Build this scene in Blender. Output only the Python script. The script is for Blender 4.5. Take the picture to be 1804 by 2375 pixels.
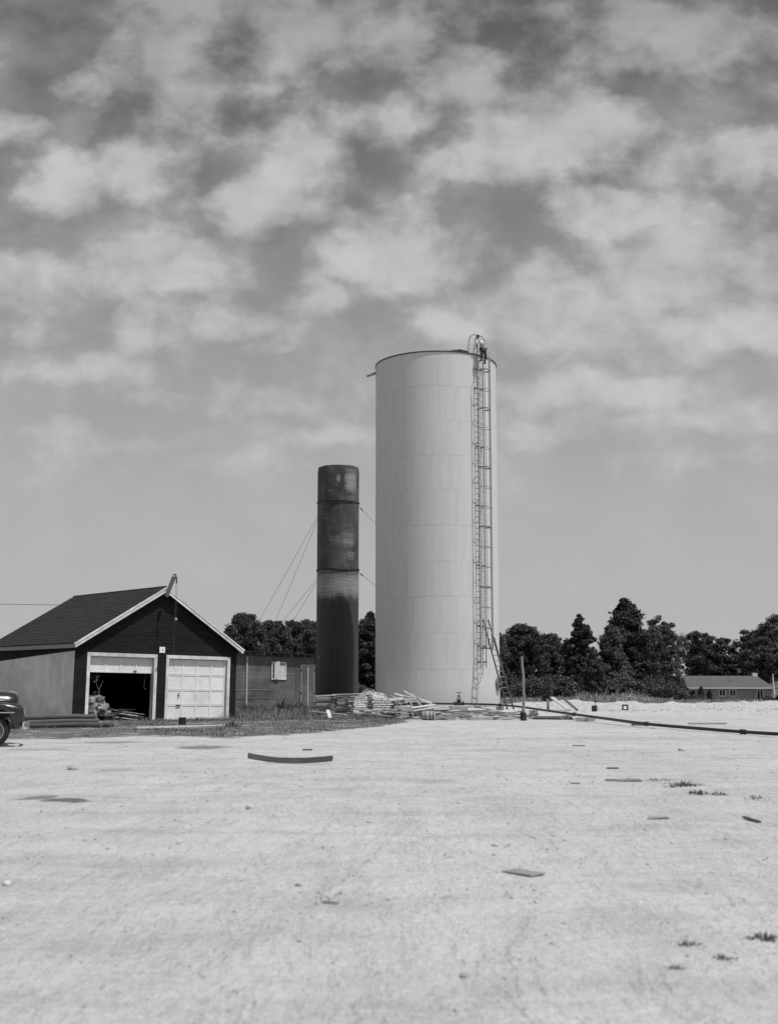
import bpy, bmesh, math, random
import numpy as np
from mathutils import Vector, Matrix, Euler, noise as mnoise

R = math.radians
scene = bpy.context.scene
COL = scene.collection
for o in list(bpy.data.objects):
    bpy.data.objects.remove(o, do_unlink=True)

# ------------------------------------------------------------------ camera
cam_d = bpy.data.cameras.new('camera')
cam = bpy.data.objects.new('camera', cam_d)
COL.objects.link(cam)
cam.location = (0, 0, 1.35)
cam.rotation_euler = (R(90 + 8.08), 0, 0)
cam_d.sensor_fit = 'VERTICAL'
cam_d.sensor_width = 91.2
cam_d.sensor_height = 120.0
cam_d.lens = 2800 / 2375 * 120.0
cam_d.clip_start = 0.1
cam_d.clip_end = 12000
cam_d.dof.use_dof = True
cam_d.dof.focus_distance = 58
cam_d.dof.aperture_fstop = 8.0
scene.camera = cam

# ------------------------------------------------------------------ light and exposure
SUN_AZ, SUN_EL = 58.0, 64.5          # azimuth measured from "towards the camera" to the right
SUNV = Vector((math.sin(R(SUN_AZ)) * math.cos(R(SUN_EL)), -math.cos(R(SUN_AZ)) * math.cos(R(SUN_EL)), math.sin(R(SUN_EL))))
sl = bpy.data.lights.new('sun', 'SUN')
sl.energy = 4.8
sl.angle = R(0.6)
sl.color = (1.0, 0.995, 0.99)
sun = bpy.data.objects.new('sun', sl)
COL.objects.link(sun)
sun.rotation_euler = (-SUNV).to_track_quat('-Z', 'Y').to_euler()
sun.location = SUNV * 200

scene.view_settings.view_transform = 'Standard'
scene.view_settings.look = 'None'
scene.view_settings.gamma = 1.0
scene.view_settings.exposure = -0.45
scene.view_settings.use_curve_mapping = False
scene.cycles.max_bounces = 6
scene.cycles.diffuse_bounces = 3

# ------------------------------------------------------------------ node helpers
class NT:
    def __init__(s, tree):
        s.t = tree; s.n = tree.nodes; s.l = tree.links
    def node(s, typ, **kw):
        n = s.n.new(typ)
        for k, v in kw.items(): setattr(n, k, v)
        return n
    def put(s, sock, v):
        if hasattr(v, 'is_linked') or hasattr(v, 'links'): s.l.new(v, sock)
        else: sock.default_value = v
    def math(s, op, a, b=0.0, c=None, clamp=False):
        n = s.node('ShaderNodeMath', operation=op, use_clamp=clamp)
        s.put(n.inputs[0], a); s.put(n.inputs[1], b)
        if c is not None: s.put(n.inputs[2], c)
        return n.outputs[0]
    def vmath(s, op, a, b=(0, 0, 0), scale=None):
        n = s.node('ShaderNodeVectorMath', operation=op)
        s.put(n.inputs[0], a); s.put(n.inputs[1], b)
        if scale is not None: s.put(n.inputs[3], scale)
        return n.outputs[1] if op in ('LENGTH', 'DISTANCE', 'DOT_PRODUCT') else n.outputs[0]
    def noise(s, vec, scale, detail=4, rough=0.55, dist=0.0, color=False):
        n = s.node('ShaderNodeTexNoise')
        if vec is not None: s.l.new(vec, n.inputs['Vector'])
        s.put(n.inputs['Scale'], scale); n.inputs['Detail'].default_value = detail
        n.inputs['Roughness'].default_value = rough; n.inputs['Distortion'].default_value = dist
        return n.outputs['Color' if color else 'Fac']
    def smooth(s, v, a, b, lo=0.0, hi=1.0):
        n = s.node('ShaderNodeMapRange', interpolation_type='SMOOTHSTEP')
        s.put(n.inputs[0], v); s.put(n.inputs[1], a); s.put(n.inputs[2], b); s.put(n.inputs[3], lo); s.put(n.inputs[4], hi)
        return n.outputs[0]
    def lin(s, v, a, b, lo=0.0, hi=1.0):
        n = s.node('ShaderNodeMapRange')
        s.put(n.inputs[0], v); s.put(n.inputs[1], a); s.put(n.inputs[2], b); s.put(n.inputs[3], lo); s.put(n.inputs[4], hi)
        return n.outputs[0]
    def mixf(s, f, a, b):
        n = s.node('ShaderNodeMix', data_type='FLOAT')
        s.put(n.inputs[0], f); s.put(n.inputs[2], a); s.put(n.inputs[3], b)
        return n.outputs[0]
    def combine(s, x, y, z):
        n = s.node('ShaderNodeCombineXYZ')
        s.put(n.inputs[0], x); s.put(n.inputs[1], y); s.put(n.inputs[2], z)
        return n.outputs[0]
    def sep(s, v):
        n = s.node('ShaderNodeSeparateXYZ'); s.l.new(v, n.inputs[0]); return n.outputs
    def scale(s, v, sc):
        return s.vmath('MULTIPLY', v, sc)

# ------------------------------------------------------------------ world: Nishita sky with broken cloud
world = bpy.data.worlds.new('World')
scene.world = world
world.use_nodes = True
w = NT(world.node_tree)
w.n.clear()
world.cycles.sampling_method = 'MANUAL'; world.cycles.sample_map_resolution = 512
w_out = w.node('ShaderNodeOutputWorld')
bg = w.node('ShaderNodeBackground')
sky = w.node('ShaderNodeTexSky', sky_type='NISHITA')
sky.sun_disc = False
sky.sun_elevation = R(SUN_EL)
sky.sun_rotation = math.atan2(SUNV.x, SUNV.y)
sky.air_density = 1.0; sky.dust_density = 2.2; sky.ozone_density = 1.0
sc = w.node('ShaderNodeSeparateColor'); w.l.new(sky.outputs[0], sc.inputs[0])
clear = w.math('ADD', w.math('MULTIPLY', sc.outputs[0], 0.75), w.math('MULTIPLY', sc.outputs[1], 0.25))   # panchromatic film: blue sky reads dark
SKY_STR = 0.085
tc = w.node('ShaderNodeTexCoord')
dv = tc.outputs['Generated']
sx, sy, sz = w.sep(dv)
zc = w.math('MAXIMUM', sz, 0.0)
clear = w.mixf(w.smooth(sz, 0.56, 0.0, 0.0, 0.97), clear, 0.645 / SKY_STR)          # summer haze low in the sky
pz = w.math('ADD', zc, 0.10)
P2 = w.combine(w.math('DIVIDE', sx, pz), w.math('DIVIDE', sy, pz), 0.0)          # a flat cloud deck seen in perspective
# individual clouds, placed by direction (tan azimuth, tan elevation, half widths)
ysafe = w.math('MAXIMUM', sy, 0.05)
ca = w.math('DIVIDE', sx, ysafe); ce = w.math('DIVIDE', sz, ysafe)
AE = w.combine(ca, w.math('MULTIPLY', ce, 1.25), 0.0)
wn = w.noise(AE, 11.0, 4, 0.62, 0.0, color=True)
wv = w.vmath('SUBTRACT', wn, (0.5, 0.5, 0.5))
wx, wy, _ = w.sep(w.vmath('ADD', w.combine(ca, ce, 0.0), w.scale(wv, (0.095, 0.07, 0.0))))
ragged = w.noise(w.vmath('ADD', AE, w.scale(wv, (0.03, 0.03, 0.0))), 15.0, 7, 0.55, 0.0)
broad = w.noise(AE, 5.2, 4, 0.5, 0.0)
CLOUDS = [(-.193, .567, .050, .055, .95), (-.185, .505, .045, .030, .75), (-.265, .519, .022, .018, .85), (-.066, .576, .058, .038, 1), (.025, .576, .038, .032, .95),
          (.073, .519, .038, .028, 1), (.150, .480, .065, .038, 1.2), (.100, .450, .060, .022, 1.0), (.005, .482, .040, .020, .85), (-.077, .459, .040, .034, 1.15),
          (-.118, .412, .036, .026, 1.15), (-.062, .408, .030, .016, .8), (-.214, .438, .038, .028, 1.05), (-.286, .423, .040, .022, .95), (-.328, .476, .022, .018, .9),
          (.238, .575, .10, .038, .9), (.291, .453, .065, .022, 1.0), (-.199, .356, .050, .021, 1.05), (-.31, .337, .034, .022, .9), (-.30, .300, .035, .012, .8),
          (.004, .362, .050, .030, 1.15), (-.06, .329, .026, .018, 1.05), (-.214, .302, .034, .020, 1.0), (-.139, .308, .028, .014, .9), (-.105, .290, .025, .010, .7),
          (.115, .325, .045, .034, 1.1), (.050, .300, .045, .020, 1.0), (.263, .355, .07, .036, 1.1), (.205, .305, .060, .028, 1.1), (.195, .408, .055, .021, 1.0), (.31, .300, .05, .025, 1.0),
          (-.264, .262, .060, .012, .9), (-.200, .246, .045, .008, .7), (-.09, .243, .050, .014, .85), (-.04, .215, .05, .012, .8), (.2, .250, .09, .018, 1.0), (.28, .228, .07, .016, .9), (.15, .215, .06, .013, .85),
          (-.25, .205, .07, .010, .7), (-.13, .185, .07, .009, .6), (.24, .185, .09, .011, .7), (.075, .440, .04, .018, .8), (-.11, .520, .026, .014, .6)]
acc = None
for (a0, e0, ra, re, wt) in CLOUDS:
    dx = w.math('MULTIPLY_ADD', wx, 1 / (1.42 * ra), -a0 / (1.42 * ra))
    dy = w.math('MULTIPLY_ADD', wy, 1 / (1.40 * re), -e0 / (1.40 * re))
    q = w.math('MULTIPLY_ADD', dx, dx, w.math('MULTIPLY', dy, dy))
    g = w.math('MULTIPLY', w.math('EXPONENT', w.math('MULTIPLY', q, -1.0)), wt)
    acc = g if acc is None else w.math('SMOOTH_MAX', acc, g, 0.25)
acc = w.math('MINIMUM', acc, 1.25)
front = w.smooth(sy, 0.35, 0.75)                       # the clouds above; elsewhere the same kind of broken cover
side = w.math('MULTIPLY', front, w.smooth(w.math('ABSOLUTE', ca), 0.55, 0.38))
side = w.math('MULTIPLY', side, w.smooth(ce, 0.80, 0.66))
elsewhere = w.smooth(w.noise(P2, 1.1, 6, 0.55, 0.2), 0.40, 0.62)
body = w.mixf(side, elsewhere, acc)
dens = w.math('ADD', body, w.math('MULTIPLY', w.math('SUBTRACT', ragged, 0.5), 2.1))
dens = w.math('ADD', dens, w.math('MULTIPLY', w.math('SUBTRACT', broad, 0.5), 0.6))
cover = w.smooth(dens, 0.0, 1.08, 0.0, 1.0)
veil = w.smooth(w.math('ADD', w.math('MULTIPLY', ragged, .5), w.math('MULTIPLY', broad, .5)), 0.38, 0.64, 0.05, 0.46)
cover = w.math('MAXIMUM', cover, veil)
cover = w.math('MULTIPLY', cover, w.smooth(sz, 0.04, 0.24, 0.10, 0.95))      # cloud melts into haze near the horizon
texture = w.lin(ragged, 0.3, 0.7, 0.80, 1.08)
cloud_v = w.math('MULTIPLY', w.math('MULTIPLY', texture, w.smooth(ce, 0.64, 0.44, 0.66, 1.0)), 0.74 / SKY_STR)
val = w.mixf(cover, clear, cloud_v)
w.put(bg.inputs['Color'], w.combine(val, val, val))
bg.inputs['Strength'].default_value = SKY_STR
w.l.new(bg.outputs[0], w_out.inputs[0])

# ------------------------------------------------------------------ materials (black-and-white: every value is a grey)
MATS = {}
def newmat(name):
    m = bpy.data.materials.new(name); m.use_nodes = True
    nt = NT(m.node_tree); nt.n.clear()
    out = nt.node('ShaderNodeOutputMaterial')
    b = nt.node('ShaderNodeBsdfPrincipled')
    nt.l.new(b.outputs[0], out.inputs[0])
    MATS[name] = m
    return m, nt, b
def setv(nt, b, v):
    nt.put(b.inputs['Base Color'], nt.combine(v, v, v))
def bump(nt, b, h, strength, dist):
    n = nt.node('ShaderNodeBump'); n.inputs['Strength'].default_value = strength; n.inputs['Distance'].default_value = dist
    nt.l.new(h, n.inputs['Height']); nt.l.new(n.outputs[0], b.inputs['Normal'])
def gmat(name, v, dv=0.2, scale=4.0, rough=0.8, bmp=0.0, bdist=0.01, stretch=(1, 1, 1), metal=0.0, rnd=0.0, spec=0.3, dirt=0.0):
    m, nt, b = newmat(name)
    t = nt.node('ShaderNodeTexCoord')
    vec = nt.scale(t.outputs['Object'], stretch)
    if rnd:
        oi = nt.node('ShaderNodeObjectInfo')
        off = nt.math('MULTIPLY', oi.outputs['Random'], 37.0)
        vec = nt.vmath('ADD', vec, nt.combine(off, off, off))
    n1 = nt.noise(vec, scale, 6, 0.6)
    val = nt.lin(n1, 0.25, 0.75, v * (1 - dv), v * (1 + dv))
    if rnd:
        val = nt.math('MULTIPLY', val, nt.lin(oi.outputs['Random'], 0, 1, 1 - rnd, 1 + rnd))
    if dirt:
        n2 = nt.noise(vec, scale * 0.23, 5, 0.65)
        val = nt.math('MULTIPLY', val, nt.smooth(n2, 0.35, 0.62, 1 - dirt, 1.0))
    setv(nt, b, val)
    b.inputs['Roughness'].default_value = rough; b.inputs['Metallic'].default_value = metal
    b.inputs['Specular IOR Level'].default_value = spec
    if bmp: bump(nt, b, nt.noise(vec, scale * 2.2, 5, 0.6), bmp, bdist)
    return m

gmat('white_paint', 0.84, 0.07, 3, 0.55, 0.15, 0.004, dirt=0.12)
gmat('white_trim', 0.74, 0.28, 3, 0.65, 0.2, 0.004, (1, 1, 1), rnd=0.06, dirt=0.22)
gmat('jamb_paint', 0.60, 0.35, 2.2, 0.7, 0.2, 0.004, (3, 3, .6), dirt=0.35)
gmat('bright_paint', 0.88, 0.03, 3, 0.5)
gmat('dark_siding', 0.017, 0.4, 2.5, 0.85, 0.2, 0.003, (.5, 1, 4), dirt=0.3, spec=.2)
gmat('stucco', 0.80, 0.16, 2.2, 0.9, 0.15, 0.003, (1, 1, 1), dirt=0.22)
gmat('shingle', 0.033, 0.55, 9, 0.9, 0.4, 0.006, dirt=0.25)
gmat('tar_paper', 0.14, 0.35, 1.3, 0.8, 0.7, 0.07, (1, 1, 1.2), dirt=0.38)
gmat('weathered_wood', 0.34, 0.35, 5, 0.85, 0.4, 0.004, (1, 6, 6), rnd=0.35)
gmat('pale_wood', 0.56, 0.22, 5, 0.8, 0.3, 0.003, (1, 6, 6), rnd=0.22)
gmat('dark_wood', 0.12, 0.4, 5, 0.85, 0.4, 0.004, (1, 6, 6), rnd=0.3)
gmat('pole_wood', 0.095, 0.4, 4, 0.85, 0.4, 0.006, (.5, 6, 6), rnd=0.2)
gmat('post_wood', 0.24, 0.35, 5, 0.85, 0.5, 0.006, (6, 6, .6))
gmat('stump', 0.05, 0.5, 6, 0.9, 0.6, 0.02)
gmat('iron', 0.035, 0.4, 8, 0.55, 0.2, 0.003, rnd=0.15, spec=0.45)
gmat('pipe_tar', 0.028, 0.4, 5, 0.6, 0.4, 0.006, spec=0.4)
gmat('ladder_iron', 0.25, 0.25, 6, 0.6, spec=0.4)
gmat('rail_iron', 0.17, 0.25, 6, 0.6, spec=0.4)
gmat('cage_iron', 0.34, 0.25, 6, 0.6, spec=0.4)
gmat('wood_ladder', 0.10, 0.3, 5, 0.7, rnd=0.2)
gmat('wire', 0.06, 0.1, 3, 0.5)
gmat('rope', 0.12, 0.25, 20, 0.9)
gmat('concrete', 0.42, 0.2, 5, 0.9, 0.5, 0.01, dirt=0.2, rnd=0.2)
gmat('rubble', 0.38, 0.35, 6, 0.9, 0.6, 0.02, rnd=0.35)
gmat('stone', 0.52, 0.25, 5, 0.9, 0.4, 0.01, rnd=0.3)
gmat('dirt_floor', 0.16, 0.3, 3, 0.95)
gmat('interior', 0.035, 0.4, 3, 0.95)
gmat('house_wall', 0.30, 0.12, 1.5, 0.85, dirt=0.1)
gmat('house_roof', 0.115, 0.2, 2.5, 0.9, dirt=0.12)
gmat('house_white', 0.72, 0.08, 2, 0.6)
gmat('bark', 0.07, 0.4, 4, 0.9, 0.5, 0.02)
gmat('twig', 0.20, 0.3, 6, 0.9)
gmat('rubber', 0.022, 0.3, 6, 0.75)
gmat('hub_paint', 0.10, 0.15, 5, 0.35, spec=0.5)
gmat('denim', 0.05, 0.3, 10, 0.9)
gmat('shirt', 0.62, 0.1, 8, 0.85)
gmat('skin', 0.20, 0.1, 8, 0.6)
gmat('hair', 0.02, 0.2, 10, 0.8)
gmat('card', 0.27, 0.2, 6, 0.9, rnd=0.2)
gmat('lettering', 0.22, 0.1, 5, 0.7)
gmat('barrel_side', 0.38, 0.25, 4, 0.8, dirt=0.3)

def carpaint():
    m, nt, b = newmat('black_paint')
    t = nt.node('ShaderNodeTexCoord')
    n = nt.noise(t.outputs['Object'], 6, 4)
    setv(nt, b, nt.lin(n, .3, .7, .010, .016))
    nt.put(b.inputs['Roughness'], nt.lin(n, .3, .7, .20, .32)); b.inputs['Specular IOR Level'].default_value = .6
    b.inputs['Coat Weight'].default_value = .5; b.inputs['Coat Roughness'].default_value = .12
carpaint()
m, nt, b = newmat('chrome'); setv(nt, b, 0.75); b.inputs['Metallic'].default_value = 1; b.inputs['Roughness'].default_value = .18
m, nt, b = newmat('window_glass'); setv(nt, b, 0.012); b.inputs['Roughness'].default_value = .08; b.inputs['Specular IOR Level'].default_value = .5

def leafmat(name, v, dv):
    m, nt, b = newmat(name)
    g = nt.node('ShaderNodeNewGeometry'); oi = nt.node('ShaderNodeObjectInfo')
    val = nt.lin(g.outputs['Random Per Island'], 0, 1, v * (1 - dv), v * (1 + dv))
    val = nt.math('MULTIPLY', val, nt.lin(oi.outputs['Random'], 0, 1, .85, 1.15))
    setv(nt, b, val)
    b.inputs['Roughness'].default_value = .65; b.inputs['Specular IOR Level'].default_value = .25
    tr = nt.node('ShaderNodeBsdfTranslucent'); nt.put(tr.inputs[0], nt.combine(val, val, val))
    mx = nt.node('ShaderNodeMixShader'); mx.inputs[0].default_value = .25
    out = [n for n in nt.n if n.type == 'OUTPUT_MATERIAL'][0]
    nt.l.new(b.outputs[0], mx.inputs[1]); nt.l.new(tr.outputs[0], mx.inputs[2]); nt.l.new(mx.outputs[0], out.inputs[0])
leafmat('leaf_dark', .075, .6)
leafmat('leaf_mid', .115, .6)
leafmat('leaf_pale', .15, .4)
leafmat('grass', .19, .5)
leafmat('field_weed', .25, .4)
leafmat('dry_weed', .34, .4)
leafmat('weed_dark', .12, .5)

def tankmat():
    m, nt, b = newmat('tank_paint')
    t = nt.node('ShaderNodeTexCoord'); oi = nt.node('ShaderNodeObjectInfo')
    v = t.outputs['Object']
    n1 = nt.noise(nt.scale(v, (1, 1, .25)), .9, 5, .6)
    n2 = nt.noise(nt.scale(v, (3, 3, .18)), 1.4, 6, .65)
    n3 = nt.noise(v, 9, 3, .5)
    val = nt.lin(n1, .3, .7, .585, .625)
    val = nt.math('MULTIPLY', val, nt.smooth(n2, .3, .6, .92, 1.0))
    val = nt.math('MULTIPLY', val, nt.lin(n3, .3, .7, .985, 1.015))
    val = nt.math('MULTIPLY', val, nt.lin(oi.outputs['Random'], 0, 1, .992, 1.008))
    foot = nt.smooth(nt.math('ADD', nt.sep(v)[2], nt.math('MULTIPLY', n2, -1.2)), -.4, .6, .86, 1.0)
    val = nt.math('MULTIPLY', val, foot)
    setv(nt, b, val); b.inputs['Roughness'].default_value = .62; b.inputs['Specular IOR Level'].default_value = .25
    bump(nt, b, nt.noise(nt.scale(v, (1, 1, .6)), .55, 3, .5), .25, .03)
tankmat()

def rustmat():
    # old standpipe: tarred steel, scale and old paint showing through in bands; lowest shell's colour darkened to paint in the tank's shadow
    m, nt, b = newmat('rusty_tar')
    t = nt.node('ShaderNodeTexCoord'); v = t.outputs['Object']
    x, y, z = nt.sep(v)
    ang = nt.math('ARCTAN2', x, nt.math('MULTIPLY', y, -1.0))
    cyl = nt.combine(nt.math('MULTIPLY', ang, 1.28), 0.0, z)
    streak = nt.noise(nt.scale(cyl, (.35, 1, 13)), 2.0, 7, .70, .15)
    vert = nt.noise(nt.scale(cyl, (7, 1, .35)), 1.6, 6, .65)
    blot = nt.noise(nt.scale(cyl, (1.4, 1, 1.1)), .9, 5, .6)
    base = nt.lin(blot, .3, .7, .045, .085)
    base = nt.math('MULTIPLY', base, nt.lin(vert, .3, .7, .8, 1.2))
    row = nt.math('FLOOR', nt.math('DIVIDE', z, 2.05)); colm = nt.math('FLOOR', nt.math('ADD', nt.math('DIVIDE', ang, .95), nt.math('MULTIPLY', row, .37)))
    wnz = nt.node('ShaderNodeTexWhiteNoise', noise_dimensions='2D'); nt.l.new(nt.combine(row, colm, 0.0), wnz.inputs['Vector'])
    base = nt.math('MULTIPLY', base, nt.lin(wnz.outputs['Value'], 0, 1, .78, 1.3))
    def band(zc, hw, ac=None, aw=1.0):
        d = nt.math('DIVIDE', nt.math('SUBTRACT', z, zc), hw)
        f = nt.math('SUBTRACT', 1.0, nt.math('MULTIPLY', d, d), clamp=True)
        if ac is not None:
            e = nt.math('DIVIDE', nt.math('SUBTRACT', ang, ac), aw)
            f = nt.math('MULTIPLY', f, nt.math('SUBTRACT', 1.0, nt.math('POWER', nt.math('ABSOLUTE', e), 4.0), clamp=True))
        return f
    worn = nt.math('MAXIMUM', band(7.25, 1.05), nt.math('MULTIPLY', band(10.0, .75, .55, .5), .7))
    worn = nt.math('MAXIMUM', worn, nt.math('MULTIPLY', band(13.6, .95, .72, .45), 1.0))
    worn = nt.math('MAXIMUM', worn, nt.math('MULTIPLY', band(9.9, .5, -.1, .35), .55))
    worn = nt.math('MAXIMUM', worn, nt.math('MULTIPLY', band(9.0, .4, .7, .35), .6))
    worn = nt.math('MAXIMUM', worn, nt.math('MULTIPLY', band(13.7, .35, .05, .10), 1.0))
    worn = nt.math('MAXIMUM', worn, nt.smooth(blot, .4, .65, .02, .34))
    k = nt.math('ADD', nt.math('MULTIPLY', worn, .36), nt.math('ADD', nt.math('MULTIPLY', streak, 1.15), nt.math('MULTIPLY', vert, .35)))
    k = nt.smooth(k, .84, 1.18)
    val = nt.mixf(k, base, .30)
    tank_shade = nt.smooth(nt.math('ADD', z, nt.math('MULTIPLY', nt.math('SUBTRACT', vert, .5), 1.2)), 6.55, 6.2)  # mask of the painted shadow, ragged along its upper edge
    val = nt.mixf(tank_shade, val, nt.lin(vert, .3, .7, .044, .062))
    setv(nt, b, val); b.inputs['Roughness'].default_value = .72; b.inputs['Specular IOR Level'].default_value = .3
    bump(nt, b, nt.math('ADD', streak, vert), .4, .015)
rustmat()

# ------------------------------------------------------------------ mesh helpers
class MB:
    def __init__(s): s.v = []; s.f = []
    def add(s, vs, fs, M=None):
        o = len(s.v)
        for p in vs:
            p = Vector(p); s.v.append(tuple(M @ p if M is not None else p))
        for f in fs: s.f.append(tuple(i + o for i in f))
    def box(s, c, size, rot=None):
        x, y, z = (q / 2 for q in size)
        vs = [(-x, -y, -z), (x, -y, -z), (x, y, -z), (-x, y, -z), (-x, -y, z), (x, -y, z), (x, y, z), (-x, y, z)]
        M = Matrix.Translation(c)
        if rot is not None: M = M @ (rot if isinstance(rot, Matrix) else Euler(rot).to_matrix().to_4x4())
        s.add(vs, [(0, 3, 2, 1), (4, 5, 6, 7), (0, 1, 5, 4), (1, 2, 6, 5), (2, 3, 7, 6), (3, 0, 4, 7)], M); return s
    def span(s, a, b):
        s.box([(a[i] + b[i]) / 2 for i in range(3)], [abs(b[i] - a[i]) for i in range(3)]); return s
    def beam(s, p0, p1, wd, ht, roll=0.0):
        p0 = Vector(p0); p1 = Vector(p1); d = p1 - p0
        q = d.to_track_quat('X', 'Z').to_matrix().to_4x4() @ Matrix.Rotation(roll, 4, 'X')
        s.box((p0 + p1) / 2, (d.length, wd, ht), q); return s
    def cyl(s, p0, p1, r0, r1=None, n=12, caps=True):
        r1 = r0 if r1 is None else r1
        p0 = Vector(p0); p1 = Vector(p1); q = (p1 - p0).to_track_quat('Z', 'Y').to_matrix()
        vs = []
        for p, r in ((p0, r0), (p1, r1)):
            for i in range(n):
                a = 2 * math.pi * i / n; vs.append(p + q @ Vector((r * math.cos(a), r * math.sin(a), 0)))
        fs = [(i, (i + 1) % n, n + (i + 1) % n, n + i) for i in range(n)]
        if caps: fs += [tuple(range(n - 1, -1, -1)), tuple(range(n, 2 * n))]
        s.add(vs, fs); return s
    def tube(s, path, r, n=8, closed=False):
        path = [Vector(p) for p in path]; m = len(path); vs = []
        rr = r if isinstance(r, (list, tuple)) else [r] * m
        ref = None
        for i, p in enumerate(path):
            a = path[(i - 1) % m] if (closed or i > 0) else p
            c = path[(i + 1) % m] if (closed or i < m - 1) else p
            d = (c - a).normalized()
            if ref is None:
                ref = d.orthogonal().normalized()
            ref = (ref - d * ref.dot(d))
            ref = ref.normalized() if ref.length > 1e-6 else d.orthogonal().normalized()
            e = d.cross(ref)
            for k in range(n):
                t = 2 * math.pi * k / n; vs.append(p + (ref * math.cos(t) + e * math.sin(t)) * rr[i])
        fs = []
        for i in range(m if closed else m - 1):
            j = (i + 1) % m
            for k in range(n): fs.append((i * n + k, i * n + (k + 1) % n, j * n + (k + 1) % n, j * n + k))
        if not closed: fs += [tuple(range(n - 1, -1, -1)), tuple(range((m - 1) * n, m * n))]
        s.add(vs, fs); return s
    def prism(s, poly, axis, a, b):
        """poly in the other two axes, extruded along axis from a to b"""
        def P(p, t):
            return {'x': (t, p[0], p[1]), 'y': (p[0], t, p[1]), 'z': (p[0], p[1], t)}[axis]
        n = len(poly); vs = [P(p, a) for p in poly] + [P(p, b) for p in poly]
        fs = [tuple(range(n)), tuple(range(2 * n - 1, n - 1, -1))] + [(i, n + i, n + (i + 1) % n, (i + 1) % n) for i in range(n)]
        s.add(vs, fs); return s
    def lathe(s, prof, n=24, c=(0, 0, 0), axis='z'):
        vs = []
        for (r, z) in prof:
            for k in range(n):
                t = 2 * math.pi * k / n
                p = (r * math.cos(t), r * math.sin(t), z) if axis == 'z' else ((r * math.cos(t), z, r * math.sin(t)) if axis == 'y' else (z, r * math.cos(t), r * math.sin(t)))
                vs.append((p[0] + c[0], p[1] + c[1], p[2] + c[2]))
        fs = []
        for i in range(len(prof) - 1):
            for k in range(n): fs.append((i * n + k, i * n + (k + 1) % n, (i + 1) * n + (k + 1) % n, (i + 1) * n + k))
        s.add(vs, fs); return s
    def loft(s, rings, caps=True):
        n = len(rings[0]); vs = [p for r in rings for p in r]; fs = []
        for i in range(len(rings) - 1):
            for k in range(n): fs.append((i * n + k, i * n + (k + 1) % n, (i + 1) * n + (k + 1) % n, (i + 1) * n + k))
        if caps: fs += [tuple(range(n - 1, -1, -1)), tuple(range((len(rings) - 1) * n, len(rings) * n))]
        s.add(vs, fs); return s
    def mesh(s, name, mat, smooth=False, fix=True):
        me = bpy.data.meshes.new(name); me.from_pydata(s.v, [], s.f)
        if fix:
            bm = bmesh.new(); bm.from_mesh(me); bmesh.ops.recalc_face_normals(bm, faces=bm.faces); bm.to_mesh(me); bm.free()
        me.materials.append(MATS[mat])
        if smooth:
            me.polygons.foreach_set('use_smooth', [True] * len(me.polygons))
            if smooth != 'all': me.set_sharp_from_angle(angle=R(40))
        me.update(); return me
    def build(s, name, mat, parent=None, smooth=False, fix=True):
        return link(name, s.mesh(name, mat, smooth, fix), parent)
def link(name, me, parent=None):
    o = bpy.data.objects.new(name, me); COL.objects.link(o)
    if parent is not None: o.parent = parent
    return o
def tag(o, label, cat=None, group=None, kind=None):
    o['label'] = label
    if cat: o['category'] = cat
    if group: o['group'] = group
    if kind: o['kind'] = kind
    return o
def thing(name, label, cat, loc=(0, 0, 0), rot=(0, 0, 0), group=None):
    o = bpy.data.objects.new(name, None); COL.objects.link(o); o.empty_display_size = .3
    o.location = loc; o.rotation_euler = rot
    return tag(o, label, cat, group)
def bevel(o, wdt, seg=2):
    md = o.modifiers.new('bevel', 'BEVEL'); md.width = wdt; md.segments = seg; md.limit_method = 'ANGLE'; md.angle_limit = R(35)
    return o
def npmesh(name, verts, faces_flat, nside, mat):
    me = bpy.data.meshes.new(name)
    nv = len(verts); nf = len(faces_flat) // nside
    me.vertices.add(nv); me.vertices.foreach_set('co', np.asarray(verts, dtype=np.float32).ravel())
    me.loops.add(nf * nside); me.loops.foreach_set('vertex_index', np.asarray(faces_flat, dtype=np.int32))
    me.polygons.add(nf); me.polygons.foreach_set('loop_start', np.arange(0, nf * nside, nside, dtype=np.int32))
    me.update(calc_edges=True); me.validate()
    me.materials.append(MATS[mat])
    return me

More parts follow.
